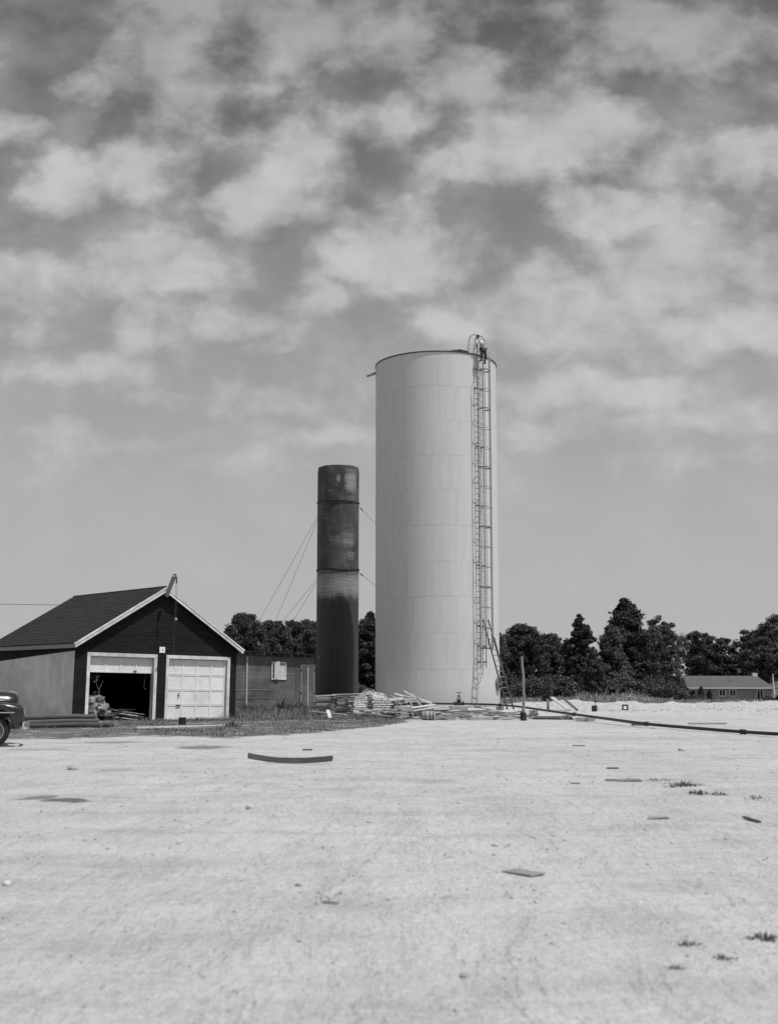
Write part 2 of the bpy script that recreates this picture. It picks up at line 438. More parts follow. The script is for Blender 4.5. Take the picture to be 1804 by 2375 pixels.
# ------------------------------------------------------------------ terrain
TANK = Vector((2.62, 66.0, 0.20)); TR = 3.36
OLD = Vector((-3.13, 73.7, 0.0)); OR = 1.28
GX, GY, GT = -11.696, 45.232, 0.744            # garage corner and turn
def gw(u, v, z=0.0):                            # garage plan -> world
    return Vector((GX + u * math.cos(GT) - v * math.sin(GT), GY + u * math.sin(GT) + v * math.cos(GT), z))
def sst(x, a, b):
    t = min(1, max(0, (x - a) / (b - a))); return t * t * (3 - 2 * t)
def bump_at(x, y, cx, cy, rx, ry, h):
    q = ((x - cx) / rx) ** 2 + ((y - cy) / ry) ** 2
    return h * math.exp(-q) if q < 9 else 0.0
def height(x, y):
    z = 0.05 * mnoise.noise((x * .11, y * .09, 1.3)) * sst(y, 3, 12)
    z += 0.018 * mnoise.noise((x * .7, y * .45, 4.3))
    if y < 40: z += 0.018 * mnoise.noise((x * 2.3, y * 1.9, 9.1)) + .008 * mnoise.noise((x * 6, y * 5, 3.3))
    # garage stands where the yard dips a little to the right
    dgx, dgy = x - GX, y - GY
    u = dgx * math.cos(GT) + dgy * math.sin(GT); vv = -dgx * math.sin(GT) + dgy * math.cos(GT)
    near = sst(vv, -6, -.5) * sst(u, -4, 1) * (1 - sst(u, 8, 12))
    z -= near * max(0, min(u, 7.5)) * .014
    z += bump_at(x, y, TANK.x, TANK.y, 4.6, 4.6, .24)
    z += (bump_at(x, y, -1.25, 58.2, 1.15, .9, .78) + bump_at(x, y, -.1, 58.6, 1.1, .8, .40)) * (1 + .35 * mnoise.noise((x * 1.6, y * 1.6, 6.1)) + .2 * mnoise.noise((x * 4, y * 4, 1.1)))
    # heaps of spoil along the far edge of the yard, right of the tank
    if y > 50 and x > 4:
        f = sst(x, 6.2, 9.5)
        ridge = math.exp(-((y - 76 - 1.5 * math.sin(x * .35)) / 4.5) ** 2)
        lump = .5 + .5 * mnoise.noise((x * .45, y * .3, 7.7)) + .35 * mnoise.noise((x * 1.3, y * 1.0, 2.7))
        z += f * ridge * (.02 + .13 * max(0, lump))
        for (bx_, by_, br, bq, bh_) in ((10.9, 75.5, 1.3, 2.2, .24), (14.1, 75, .7, 1.4, .20), (15.0, 74.5, .55, 1.2, .17), (12.4, 77, 1.0, 1.6, .12), (17.8, 76, .9, 1.6, .10), (20.2, 74, .7, 1.5, .10), (22.2, 75, 1.6, 2.0, .15), (25.5, 76, 2.2, 2.4, .20), (8.3, 74, 1.0, 2.0, .14)):
            z += bump_at(x, y, bx_, by_, br, bq, bh_) * (1 + .4 * mnoise.noise((x * 2.2, y * 1.4, 5.5)))
        z += f * sst(y, 62, 70) * (1 - sst(y, 82, 90)) * (.09 * mnoise.noise((x * 1.9, y * 1.4, 3.1)) + .05 * mnoise.noise((x * 4.1, y * 2.6, 8.1)))
    if y > 95: z += bump_at(x, y, 21.5, 112, 3.0, 5, .75) + bump_at(x, y, 15.0, 108, 2.0, 5, .3)
    z -= 1.85 * sst(y, 79, 190)
    return z
def axis_pts(dense, lo, hi, lim_lo, lim_hi, g=1.25):
    pts = list(dense)
    st = dense[1] - dense[0]; p = lo
    left = []
    while p > lim_lo: st *= g; p -= st; left.append(p)
    st = dense[-1] - dense[-2]; p = hi; right = []
    while p < lim_hi: st *= g; p += st; right.append(p)
    return left[::-1] + pts + right
xs_d = list(np.arange(-16, 24.01, .25)); xs = axis_pts(xs_d, -16, 24, -4000, 4000)
y1 = list(np.arange(3.0, 18, .15)) + list(np.arange(18, 95.1, .4))
ys = axis_pts(y1, 3.0, 95.0, -300, 6000, 1.22)
def grass_mask(x, y):
    """0..1 where the yard is overgrown"""
    dgx, dgy = x - GX, y - GY
    u = dgx * math.cos(GT) + dgy * math.sin(GT); vv = -dgx * math.sin(GT) + dgy * math.cos(GT)
    f = 0.0
    # apron of weeds in front of the garage, running on to the shed and the lumber
    edge = 29.6 + 1.0 * math.sin(x * .8) + (3.0 * sst(x, -4.2, -2.3)) + 4.6 * sst(x, -3.0, -.5) + 4 * sst(x, -.6, 1.0)
    if x < 2.2:
        f = sst(y, edge, edge + 2.2) * (1 - sst(y, 60, 75)) * (1 - .92 * sst(x, .2, 1.6))
    f *= 1 - math.exp(-(((x + .7) / 1.7) ** 2 + ((y - 58.4) / 2.6) ** 2) ** 2)
    if y > 54 and x > -1.5: f *= .3
    if y > 80: f = max(f, sst(y, 79, 83))
    if y > 72 and x > 4: f = max(f, sst(y - 1.5 * math.sin(x * .35), 77.5, 79.5))
    return f
verts = []; soil = []
for yy in ys:
    for xx in xs:
        verts.append((xx, yy, height(xx, yy))); soil.append(grass_mask(xx, yy))
nx, ny = len(xs), len(ys)
i0 = (np.arange(ny - 1)[:, None] * nx + np.arange(nx - 1)[None, :]).ravel()
ff = np.stack([i0, i0 + 1, i0 + nx + 1, i0 + nx], 1).ravel()

def groundmat():
    m, nt, b = newmat('yard_gravel')
    t = nt.node('ShaderNodeNewGeometry'); p = t.outputs['Position']
    at = nt.node('ShaderNodeAttribute'); at.attribute_name = 'soil'
    px, py, pzz = nt.sep(p)
    big = nt.noise(p, .16, 5, .6)
    mid = nt.noise(p, 1.1, 6, .65)
    fine = nt.noise(p, 16, 5, .65)
    grit = nt.noise(p, 70, 3, .6)
    streak = nt.noise(nt.scale(nt.vmath('ADD', p, nt.scale(nt.noise(p, .12, 2, .5, 0, True), (1.2, 1.2, 0))), (.25, 1.5, 1)), 1.3, 6, .66)
    streak2 = nt.noise(nt.scale(nt.vmath('ADD', p, nt.scale(nt.noise(p, .25, 2, .5, 0, True), (.8, .8, 0))), (2.2, .5, 1)), 1.2, 5, .66)
    val = nt.lin(big, .3, .7, .49, .575)
    val = nt.math('MULTIPLY', val, nt.smooth(mid, .25, .62, .85, 1.03))
    val = nt.math('MULTIPLY', val, nt.smooth(streak, .30, .56, .87, 1.0))
    val = nt.math('MULTIPLY', val, nt.smooth(streak2, .30, .48, .92, 1.0))
    val = nt.math('MULTIPLY', val, nt.lin(fine, .3, .7, .84, 1.10))
    val = nt.math('MULTIPLY', val, nt.smooth(grit, .30, .52, .72, 1.05))
    # wheel tracks: pairs of shallow ruts along wide arcs
    trk = None
    brk = nt.noise(p, .8, 4, .6); tread = nt.noise(nt.scale(p, (9, 9, 1)), 2.5, 2, .5)
    for (cx, cy, rad) in [(40.0, -6.0, 39.2), (-62, 20, 63.3), (9.0, 62.0, 47.0), (70, 60, 82.0), (-8, -30, 49.5), (12, 48, 24.5)]:
        dr = nt.math('SUBTRACT', nt.vmath('DISTANCE', nt.combine(px, py, 0.0), (cx, cy, 0)), rad)
        ab = nt.math('ABSOLUTE', nt.math('SUBTRACT', nt.math('ABSOLUTE', dr), .7))
        f = nt.smooth(nt.math('ADD', ab, nt.math('MULTIPLY', nt.math('SUBTRACT', fine, .5), .10)), .13, .04)
        trk = f if trk is None else nt.math('MAXIMUM', trk, f)
    trk = nt.math('MULTIPLY', trk, nt.smooth(brk, .42, .68, 0.0, .55))
    val = nt.math('MULTIPLY', val, nt.math('SUBTRACT', 1.0, nt.math('MULTIPLY', trk, nt.lin(tread, .35, .65, .03, .15))))
    # small dark chips
    vo = nt.node('ShaderNodeTexVoronoi'); nt.l.new(p, vo.inputs['Vector']); vo.inputs['Scale'].default_value = 3.2; vo.inputs['Randomness'].default_value = 1
    chipn = nt.noise(p, 1.4, 3, .5)
    chip = nt.math('MULTIPLY', nt.smooth(vo.outputs['Distance'], .14, .06), nt.smooth(chipn, .56, .66))
    val = nt.mixf(nt.math('MULTIPLY', chip, .6), val, .16)
    # old damp / oil stains
    wob = nt.vmath('SUBTRACT', nt.noise(p, 1.6, 5, .6, 0, True), (.5, .5, .5))
    pw = nt.vmath('ADD', p, nt.scale(wob, (.5, 1.2, 0)))
    qx, qy, qz = nt.sep(pw)
    for (x0, y0, rx, ry, k) in [(-4.0, 26.4, .62, .75, .75), (-3.75, 14.35, .34, .34, .9), (-4.2, 14.7, .24, .22, .7), (-6.6, 28.4, 1.1, .35, .5), (-7.2, 25.4, .8, .4, .35), (-4.35, 19.6, .35, .3, .3),
                              (.62, 17.4, .5, .35, .18), (5.5, 30.5, 3.5, 1.0, .14), (3.0, 25, 2.6, .5, .12), (1.4, 7.4, .5, .5, .10), (.1, 5.6, .5, .6, .10), (-2.0, 9.2, .7, .5, .09)]:
        a = nt.math('DIVIDE', nt.math('SUBTRACT', qx, x0), rx); c = nt.math('DIVIDE', nt.math('SUBTRACT', qy, y0), ry)
        d = nt.math('MULTIPLY_ADD', a, a, nt.math('MULTIPLY', c, c))
        val = nt.mixf(nt.math('MULTIPLY', nt.smooth(d, 1.3, .35), k), val, .11)
    # overgrown soil, broken up
    gn = nt.noise(nt.scale(p, (.7, 1.3, 1)), 1.5, 6, .65)
    sm = nt.smooth(nt.math('ADD', at.outputs['Fac'], nt.math('MULTIPLY', nt.math('SUBTRACT', gn, .5), 3.2)), .42, .95)
    val = nt.mixf(nt.math('MULTIPLY', sm, .92), val, nt.lin(fine, .3, .7, .085, .15))
    setv(nt, b, val)
    b.inputs['Roughness'].default_value = .95; b.inputs['Specular IOR Level'].default_value = .1
    h = nt.math('ADD', nt.math('MULTIPLY', nt.noise(p, 5, 5, .65), .8), nt.math('ADD', nt.math('MULTIPLY', fine, .45), nt.math('MULTIPLY', grit, .22)))
    h = nt.math('ADD', h, nt.math('MULTIPLY', nt.smooth(streak2, .3, .6), .5))
    h = nt.math('SUBTRACT', h, nt.math('MULTIPLY', trk, nt.lin(tread, .3, .7, .25, .75)))
    h = nt.math('ADD', h, nt.math('MULTIPLY', nt.noise(p, 2.2, 4, .6), .9))
    bump(nt, b, h, .95, .05)
groundmat()
me = npmesh('ground', verts, ff, 4, 'yard_gravel')
me.polygons.foreach_set('use_smooth', [True] * len(me.polygons))
at = me.attributes.new('soil', 'FLOAT', 'POINT'); at.data.foreach_set('value', soil)
ground = link('ground', me); tag(ground, 'pale gravel yard running back to fields and woods', kind='structure')

# ------------------------------------------------------------------ water tank
tank = thing('water_tank', 'tall pale painted steel water tank with a caged ladder', 'water tank', TANK)
H_T = 18.72; NC = 10; CH = H_T / NC; SEG = 16; NPL = 6
for c in range(NC):
    z0 = c * CH; z1 = z0 + CH
    r = TR + (.001 if c % 2 else -.001)
    da = 2 * math.pi / NPL; gap = .0003
    mb = MB(); vsp = []; fsp = []
    def strip(r0, za, r1, zb):                     # one band of the plate with its own vertices, so its edges stay crisp
        o0 = len(vsp)
        for k in range(SEG + 1):
            a = gap + (da - 2 * gap) * k / SEG
            vsp.append((r0 * math.cos(a), r0 * math.sin(a), za)); vsp.append((r1 * math.cos(a), r1 * math.sin(a), zb))
        for k in range(SEG): fsp.append((o0 + 2 * k, o0 + 2 * k + 2, o0 + 2 * k + 3, o0 + 2 * k + 1))
    strip(r, z0 + .003, r, z1 - .003); strip(r, z1 - .003, r - .010, z1 - .002); strip(r - .010, z0 + .002, r, z0 + .003)
    mb.add(vsp, fsp)
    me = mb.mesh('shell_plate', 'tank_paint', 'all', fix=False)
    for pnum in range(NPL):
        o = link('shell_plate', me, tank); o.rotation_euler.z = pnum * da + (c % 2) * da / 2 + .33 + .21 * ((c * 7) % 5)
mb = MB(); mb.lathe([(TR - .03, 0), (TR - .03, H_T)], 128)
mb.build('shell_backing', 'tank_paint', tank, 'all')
mb = MB(); mb.lathe([(TR - .05, H_T - .03), (TR + .04, H_T - .03), (TR + .04, H_T + .03), (TR - .05, H_T + .02), (TR - .05, H_T - .03)], 128)
mb.build('top_flange', 'iron', tank, True)
mb = MB(); mb.lathe([(TR - .04, H_T + .01), (TR * .6, H_T + .07), (TR * .2, H_T + .12), (.01, H_T + .13)], 64)
mb.build('roof_plate', 'tank_paint', tank, 'all')
mb = MB(); mb.lathe([(TR - .1, -.5), (TR + .22, -.5), (TR + .22, .03), (TR - .1, .06)], 96)
mb.build('footing_ring', 'concrete', tank, True)
# overflow pipe at the upper left
def tpol(az, r, z):                     # az from "towards camera" to the right
    return Vector((r * math.sin(R(az)), -r * math.cos(R(az)), z))
mb = MB(); a0 = tpol(-84, TR - .1, H_T - .38); d0 = tpol(-84, 1, 0)
mb.tube([a0, a0 + d0 * .62 + Vector((0, 0, -.22))], .075, 16)
mb.build('overflow_pipe', 'ladder_iron', tank, True)
# fixed ladder and cage
LAZ = 40.0
LO = tpol(LAZ, 1, 0); LT = Vector((math.cos(R(LAZ)), math.sin(R(LAZ)), 0))
def lad(t, o, z): return LT * t + LO * (TR + o) + Vector((0, 0, z))
Z0, Z1 = 1.95, H_T + .9
for s_ in (-1, 1):
    mb = MB(); mb.beam(lad(.21 * s_, .2, Z0), lad(.21 * s_, .2, Z1), .016, .045)
    mb.build('ladder_rail', 'rail_iron', tank)
    mb = MB(); mb.tube([lad(.21 * s_, .2, Z1 - .02)] + [lad(.21 * s_, -.11 + .31 * math.cos(R(q)), Z1 + .22 * math.sin(R(q))) for q in range(0, 181, 15)] + [lad(.21 * s_, -.55, H_T + .05)], .022, 8)
    mb.build('grab_rail', 'rail_iron', tank, True)
mb = MB(); mb.cyl(lad(-.21, .2, 0), lad(.21, .2, 0), .012, n=6)
rung = mb.mesh('rung', 'ladder_iron')
z = Z0 + .15
while z < Z1 - .1:
    o = link('rung', rung, tank); o.location.z = z; z += .305
def hoop_path(z, wide=.32, out=.64, n=14):
    pts = [lad(-.21, .2, z)]
    for k in range(n + 1):
        a = math.pi * k / n
        pts.append(lad(-wide * math.cos(a), .2 + .16 + (out - .16) * math.sin(a) ** .8, z))
    pts.append(lad(.21, .2, z)); return pts
HZ = [2.95 + 1.058 * k for k in range(15)]
for k, z in enumerate(HZ):
    widestrap = (k % 3 == 0) or k == 14
    hh = .075 if widestrap else .032
    path = hoop_path(0)
    mb = MB(); vs = []; fs = []
    for p in path:
        for dz in (-hh / 2, hh / 2): vs.append((p.x, p.y, p.z + dz))
    c0 = lad(0, .2, 0)
    for p in path:
        q = p + (p - c0).normalized() * .012
        for dz in (-hh / 2, hh / 2): vs.append((q.x, q.y, q.z + dz))
    n = len(path)
    for i in range(n - 1):
        fs += [(2 * i, 2 * i + 1, 2 * i + 3, 2 * i + 2), (2 * n + 2 * i, 2 * n + 2 * i + 2, 2 * n + 2 * i + 3, 2 * n + 2 * i + 1),
               (2 * i + 1, 2 * n + 2 * i + 1, 2 * n + 2 * i + 3, 2 * i + 3), (2 * i, 2 * i + 2, 2 * n + 2 * i + 2, 2 * n + 2 * i)]
    mb.add(vs, fs)
    o = mb.build('cage_hoop', 'cage_iron' if not widestrap else 'ladder_iron', tank); o.location.z = z
    if k % 3 == 1 or k == 14 or k == 0:
        for s_ in (-1, 1):
            mb = MB(); mb.beam(lad(.21 * s_, -.02, 0), lad(.21 * s_, .22, 0), .05, .07)
            o = mb.build('wall_bracket', 'rail_iron', tank); o.location.z = z + .12
mb = MB()
for s_ in (-1, 1): mb = MB(); mb.beam(lad(.21 * s_, -.02, 2.25), lad(.21 * s_, .22, 2.25), .05, .07); mb.build('wall_bracket', 'rail_iron', tank)
base_path = hoop_path(0)
for i, (k, zt) in enumerate(((3, .25), (5, .35), (8, .75), (11, .75), (13, .75))):
    p = base_path[k] - (base_path[k] - lad(0, .2, 0)).normalized() * .012
    mb = MB(); mb.beam((p.x, p.y, HZ[0] - .05), (p.x, p.y, HZ[-1] + zt), .012, .035)
    mb.build('cage_bar', 'ladder_iron' if i in (2, 3) else 'cage_iron', tank)
mb = MB(); mb.tube([p + Vector((0, 0, H_T - .02)) for p in base_path[7:15]], .014, 6); mb.build('cage_top_hoop', 'cage_iron', tank)
# manhole low on the right-hand side
ma = 69.0; mo = tpol(ma, 1, 0); mz = 1.12
def man(t, q, o): return Vector((math.cos(R(ma)), math.sin(R(ma)), 0)) * t + mo * (TR + o) + Vector((0, 0, mz + q))
def ringpts(r, o): return [man(r * math.cos(2 * math.pi * k / 28), r * math.sin(2 * math.pi * k / 28), o) for k in range(28)]
mb = MB(); mb.loft([ringpts(.36, -.06), ringpts(.36, .13), ringpts(.30, .13), ringpts(.30, .04)], caps=False); mb.build('manhole_neck', 'rail_iron', tank, True)
mb = MB(); mb.loft([ringpts(.30, .05), ringpts(.22, .075), ringpts(.02, .085)]); mh = mb.build('manhole_cover', 'iron', tank, True)
mb = MB(); mb.beam(man(-.33, .0, .13), man(.33, .0, .13), .05, .05); mb.build('cross_bar', 'cage_iron', tank)
# hoses and rigging gear on the roof, close to the ladder
def hose_pile(name, label, cat, az0, az1, r, mat, parent=None):
    t = thing(name, label, cat, TANK + Vector((0, 0, H_T)))
    rr = random.Random(5)
    for k in range(7):
        a0_, a1_ = az0 + rr.uniform(0, 5), az1 - rr.uniform(0, 6)
        pts = []
        for q in range(15):
            f = q / 14; az = a0_ + (a1_ - a0_) * f
            pts.append(tpol(az, TR - .14 - .05 * (k % 3) + .03 * math.sin(q * 1.3 + k), .045 + .11 * math.sin(math.pi * f) * (.5 + .2 * (k // 2)) + .02 * rr.random()))
        mb = MB(); mb.tube(pts, .034, 7); mb.build('hose_loop', mat, t, 'all')
    return t
hose_pile('coiled_hose', 'dark hose piled in loops on the tank roof by the ladder', 'hose', 11, 34, TR, 'iron')

# ------------------------------------------------------------------ old standpipe with guy wires
old = thing('standpipe', 'slender dark rusty standpipe with patches of old paint', 'standpipe', OLD)
OH = 14.55; prof = []
nz = 60; n = 72; vs = []; fs = []
for i in range(nz + 1):
    z = -.3 + (OH + .3) * i / nz
    for k in range(n):
        a = 2 * math.pi * k / n
        rr = OR + .010 * mnoise.noise((math.cos(a) * 1.4, math.sin(a) * 1.4, z * .6))
        if i == nz: rr -= .04
        zz = z + ((.035 * mnoise.noise((math.cos(a) * 3, math.sin(a) * 3, 0))) if i >= nz - 1 else 0)
        vs.append((rr * math.cos(a), rr * math.sin(a), zz))
for i in range(nz):
    for k in range(n): fs.append((i * n + k, i * n + (k + 1) % n, (i + 1) * n + (k + 1) % n, (i + 1) * n + k))
fs.append(tuple(range(nz * n, nz * n + n)))
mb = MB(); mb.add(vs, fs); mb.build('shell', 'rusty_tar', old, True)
for z in (12.35, 8.2):
    pts = [((OR + .02) * math.cos(2 * math.pi * k / 64), (OR + .02) * math.sin(2 * math.pi * k / 64), z + .03 * math.sin(3 * 2 * math.pi * k / 64 + z) + .015 * math.sin(11 * k)) for k in range(64)]
    mb = MB(); mb.tube(pts, .035, 8, True)
    pts = [((OR + .03) * math.cos(2 * math.pi * k / 64), (OR + .03) * math.sin(2 * math.pi * k / 64), z - .05 + .05 * math.sin(2 * math.pi * k / 64 * 2 + 1)) for k in range(64)]
    mb.tube(pts, .016, 6, True)
    mb.build('cable_band', 'pipe_tar', old, True)
def guy(z, ax, ay, toward):
    p0 = Vector((OR * toward[0], OR * toward[1], z)); p1 = Vector((ax - OLD.x, ay - OLD.y, height(ax, ay) + .1))
    pts = [p0.lerp(p1, k / 12) - Vector((0, 0, .25 * math.sin(math.pi * k / 12))) for k in range(13)]
    mb = MB(); mb.tube(pts, .011, 5)
    d = (pts[1] - pts[0]).normalized()
    mb.cyl(p0 + d * .35, p0 + d * .60, .035, n=6); mb.build('guy_wire', 'wire', old)
for (ax, ay) in ((-13.1, 90), (-11.0, 90)):
    guy(12.35, ax, ay, (-.75, .66)); guy(8.2, ax, ay, (-.75, .66))
guy(12.35, 12.4, 90, (.90, .43)); guy(8.2, 11.4, 90, (.90, .43))

# ------------------------------------------------------------------ garage
W_, L_, HE, HR, HD = 7.31, 7.2, 2.86, 5.18, 2.52
gar = thing('garage', 'dark two-door garage with white trim and a shingled gable roof', 'garage', (GX, GY, .0), (0, R(.85), GT))
Ld, Rd = (.485, 3.52), (3.93, 6.98); FB = .13
slope = (HR - HE) / (W_ / 2 + .176)
def roof_z(u): return HR - abs(u - W_ / 2) * slope
def span_at(z):                                 # width of the gable wall at height z
    h = (HR - .10 - z) / slope; return max(0, W_ / 2 - h), min(W_, W_ / 2 + h)
# clapboards on the front
mb = MB(); bh = .135; z = 0.0
while z < HR - .2:
    a, b_ = span_at(z + bh * .9)
    segs = [(a, b_)]
    if z + bh <= HD + .02: segs = [(0, Ld[0]), (Ld[1], Rd[0]), (Rd[1], W_)]
    elif z < HD: segs = [(a, b_)]
    zz = max(z, HD) if (z < HD < z + bh) else z
    if z < HD < z + bh:
        for s0, s1 in [(0, Ld[0]), (Ld[1], Rd[0]), (Rd[1], W_)]:
            mb.prism([(-.022, z), (-.004, HD), (.02, HD), (.02, z)], 'x', s0, s1)
    for s0, s1 in segs:
        if s1 - s0 > .05: mb.prism([(-.014, zz), (-.007, z + bh + .004), (.02, z + bh + .004), (.02, zz)], 'x', s0, s1)
    z += bh
mb.build('front_siding', 'dark_siding', gar)
# structural wall behind the siding
mb = MB()
for s0, s1 in [(0.005, Ld[0]), (Ld[1], Rd[0]), (Rd[1], W_ - .005)]: mb.span((s0, .021, -.25), (s1, .16, HD))
mb.prism([(0.005, HD + .001), (W_ - .005, HD + .001), (W_ - .005, roof_z(W_) - .09), (W_ / 2, HR - .12), (0.005, roof_z(0) - .09)], 'y', .021, .16)
mb.build('front_wall', 'interior', gar)
mb = MB(); mb.prism([(0, -.25), (W_, -.25), (W_, roof_z(W_) - .09), (W_ / 2, HR - .12), (0, roof_z(0) - .09)], 'y', L_ - .15, L_); mb.build('rear_wall', 'interior', gar)
mb = MB(); mb.span((W_ - .15, .161, -.25), (W_ - .002, L_ - .151, HE - .04)); mb.build('side_wall', 'dark_siding', gar)
mb = MB(); mb.span((.02, .161, -.25), (.15, L_ - .151, HE - .02)); mb.build('side_wall', 'interior', gar)
mb = MB(); mb.prism([(.0, -.25), (L_ - .01, -.25), (L_ - .01, 2.20), (3.0, 2.42), (.0, 2.56)], 'x', -.012, .02)
o = mb.build('stucco_panel', 'stucco', gar); o['label'] = 'stained grey stucco side wall'
mb = MB(); mb.prism([(-.0, 2.562), (3.0, 2.422), (L_ - .01, 2.202), (L_ - .01, HE - .05), (0, HE - .05)], 'x', 0.0, .02)
zz = 2.3
mb.build('side_siding', 'dark_siding', gar)
mb = MB(); mb.span((-.02, -.026, -.2), (.09, -.023 + .02, 2.60)); mb.build('corner_board', 'dark_siding', gar)
mb = MB(); mb.span((.161, .161, -.26), (W_ - .16, L_ - .16, -.02)); mb.build('floor_slab', 'dirt_floor', gar)
mb = MB(); mb.span((-.1, -.75, -.4), (W_ + .35, -.03, -.03)); mb.build('apron_slab', 'concrete', gar)
# roof: deck, shingle courses, ridge, fascia, rakes
OV, OF = .176, .25
nrm = Vector((-slope, 0, 1)).normalized()
for s_ in (-1, 1):
    def RP(dist, v, up):                        # dist down the slope from the ridge
        ux = W_ / 2 + s_ * dist / math.hypot(1, slope); zz = HR - dist * slope / math.hypot(1, slope)
        return Vector((ux, v, zz)) + Vector((s_ * slope, 0, 1)).normalized() * up
    SLN = (W_ / 2 + OV) * math.hypot(1, slope)
    mb = MB()
    mb.add([RP(0, -OF, -.07), RP(SLN, -OF, -.07), RP(SLN, L_, -.07), RP(0, L_, -.07), RP(0, -OF, -.005), RP(SLN, -OF, -.005), RP(SLN, L_, -.005), RP(0, L_, -.005)],
           [(0, 1, 2, 3), (4, 5, 6, 7), (0, 1, 5, 4), (1, 2, 6, 5), (2, 3, 7, 6), (3, 0, 4, 7)])
    rf = mb.build('roof', 'shingle', gar)
    mb = MB(); rr = random.Random(3); ncs = 32
    for c in range(ncs):
        d1 = SLN + .03 - c * (SLN / ncs); d0_ = d1 - SLN / ncs - .02
        v = -OF - .01
        while v < L_:
            wv_ = rr.uniform(.75, 1.0); v2 = min(v + wv_, L_ + .01); jit = rr.uniform(-.008, .008); th = rr.uniform(.010, .018)
            mb.add([RP(d1 + jit, v + .004, .001), RP(d1 + jit, v2 - .004, .001), RP(d1 + jit, v2 - .004, th), RP(d1 + jit, v + .004, th), RP(max(0, d0_), v + .004, .002), RP(max(0, d0_), v2 - .004, .002)],
                   [(0, 1, 2, 3), (3, 2, 5, 4), (0, 3, 4), (1, 5, 2)])
            v = v2
    sh_ = mb.build('shingle_courses', 'shingle', gar); sh_['kind'] = 'stuff'; sh_.name = 'shingle_courses'
    # rake boards: a wide board and a narrow one above it
    mb = MB(); mb.add([RP(0, -OF - .026, -.185), RP(SLN + .06, -OF - .026, -.185), RP(SLN + .06, -OF - .026, -.075), RP(0, -OF - .026, -.075), RP(0, -OF, -.185), RP(SLN + .06, -OF, -.185), RP(SLN + .06, -OF, -.075), RP(0, -OF, -.075)],
                      [(0, 1, 2, 3), (4, 7, 6, 5), (0, 4, 5, 1), (1, 5, 6, 2), (2, 6, 7, 3), (3, 7, 4, 0)])
    mb.build('rake_board', 'white_trim', gar)
    mb = MB(); mb.add([RP(0, -OF - .045, -.07), RP(SLN + .05, -OF - .045, -.07), RP(SLN + .05, -OF - .045, -.012), RP(0, -OF - .045, -.012), RP(0, -OF - .002, -.07), RP(SLN + .05, -OF - .002, -.07), RP(SLN + .05, -OF - .002, -.012), RP(0, -OF - .002, -.012)],
                      [(0, 1, 2, 3), (4, 7, 6, 5), (0, 4, 5, 1), (1, 5, 6, 2), (2, 6, 7, 3), (3, 7, 4, 0)])
    mb.build('rake_moulding', 'white_trim', gar)
    e = RP(SLN, 0, -.10)
    mb = MB(); mb.box((e.x + s_ * .015, (L_ - OF) / 2, e.z - .04), (.024, L_ + OF - .02, .15)); mb.build('fascia_board', 'weathered_wood', gar)
mb = MB(); mb.cyl((W_ / 2, -OF, HR - .01), (W_ / 2, L_, HR - .01), .05, n=8); mb.build('ridge_cap', 'shingle', gar)
# door frames
def frame(u0, u1, deep):
    mb = MB(); mb.span((u0, -.045, HD - FB), (u1, -.0225, HD)); mb.build('door_head', 'white_trim', gar)
    for ua, ub in ((u0, u0 + FB), (u1 - FB, u1)):
        mb = MB(); mb.span((ua, -.045, -.15), (ub, -.0225, HD - FB - .001)); mb.build('door_jamb', 'white_trim', gar)
    mb = MB(); mb.span((u0 + FB - .02, -.022, HD - FB - .02), (u1 - FB + .02, deep, HD - FB)); mb.build('head_lining', 'jamb_paint', gar)
    for ua, ub in ((u0 + FB - .022, u0 + FB - .002), (u1 - FB + .002, u1 - FB + .022)):
        mb = MB(); mb.span((ua, -.022, -.15), (ub, deep, HD - FB - .021)); mb.build('jamb_lining', 'jamb_paint', gar)
frame(*Ld, .20); frame(*Rd, .17)
def section(parent, u0, u1, z0, z1, v, bright=None):
    """one door section with four recessed panels"""
    mb = MB(); mb.span((u0, v, z0), (u1, v + .035, z1)); mb.build('door_section', 'white_paint', parent)
    n = 4; st = .075; pw = (u1 - u0 - st) / n; rl = .07
    for k in range(n + 1):
        ua = u0 + k * pw
        mb = MB(); mb.span((ua, v - .022, z0 + .004), (ua + st, v - .0005, z1 - .004)); mb.build('stile', 'white_paint', parent)
    for za, zb in ((z0 + .004, z0 + rl), (z1 - rl * .6, z1 - .004)):
        for k in range(n):
            mb = MB(); mb.span((u0 + k * pw + st + .0005, v - .022, za), (u0 + (k + 1) * pw - .0005, v - .0005, zb)); mb.build('rail', 'white_paint', parent)
    for k in range(n):
        mb = MB(); x0, x1, q0, q1 = u0 + k * pw + st + .012, u0 + (k + 1) * pw - .012, z0 + rl + .012, z1 - rl * .6 - .012
        mb.add([(x0, v - .0005, q0), (x1, v - .0005, q0), (x1, v - .0005, q1), (x0, v - .0005, q1), (x0 + .03, v - .007, q0 + .03), (x1 - .03, v - .007, q0 + .03), (x1 - .03, v - .007, q1 - .03), (x0 + .03, v - .007, q1 - .03)],
               [(4, 5, 6, 7), (0, 1, 5, 4), (1, 2, 6, 5), (2, 3, 7, 6), (3, 0, 4, 7)])
        br = bright is not None and k in bright
        o = mb.build('door_panel', 'bright_paint' if br else 'white_paint', parent)
        if br: o['label'] = 'door panel freshly repainted brighter white'
u0, u1 = Rd[0] + FB + .004, Rd[1] - FB - .004; top = HD - FB - .03
rdoor = bpy.data.objects.new('overhead_door', None); COL.objects.link(rdoor); rdoor.parent = gar; rdoor['label'] = 'closed white panelled overhead door'
hgt = (top + .02) / 4
for k in range(4): section(rdoor, u0, u1, -.02 + k * hgt, -.02 + (k + 1) * hgt - .002, .10, {1: (3,), 2: (3,)}.get(k))
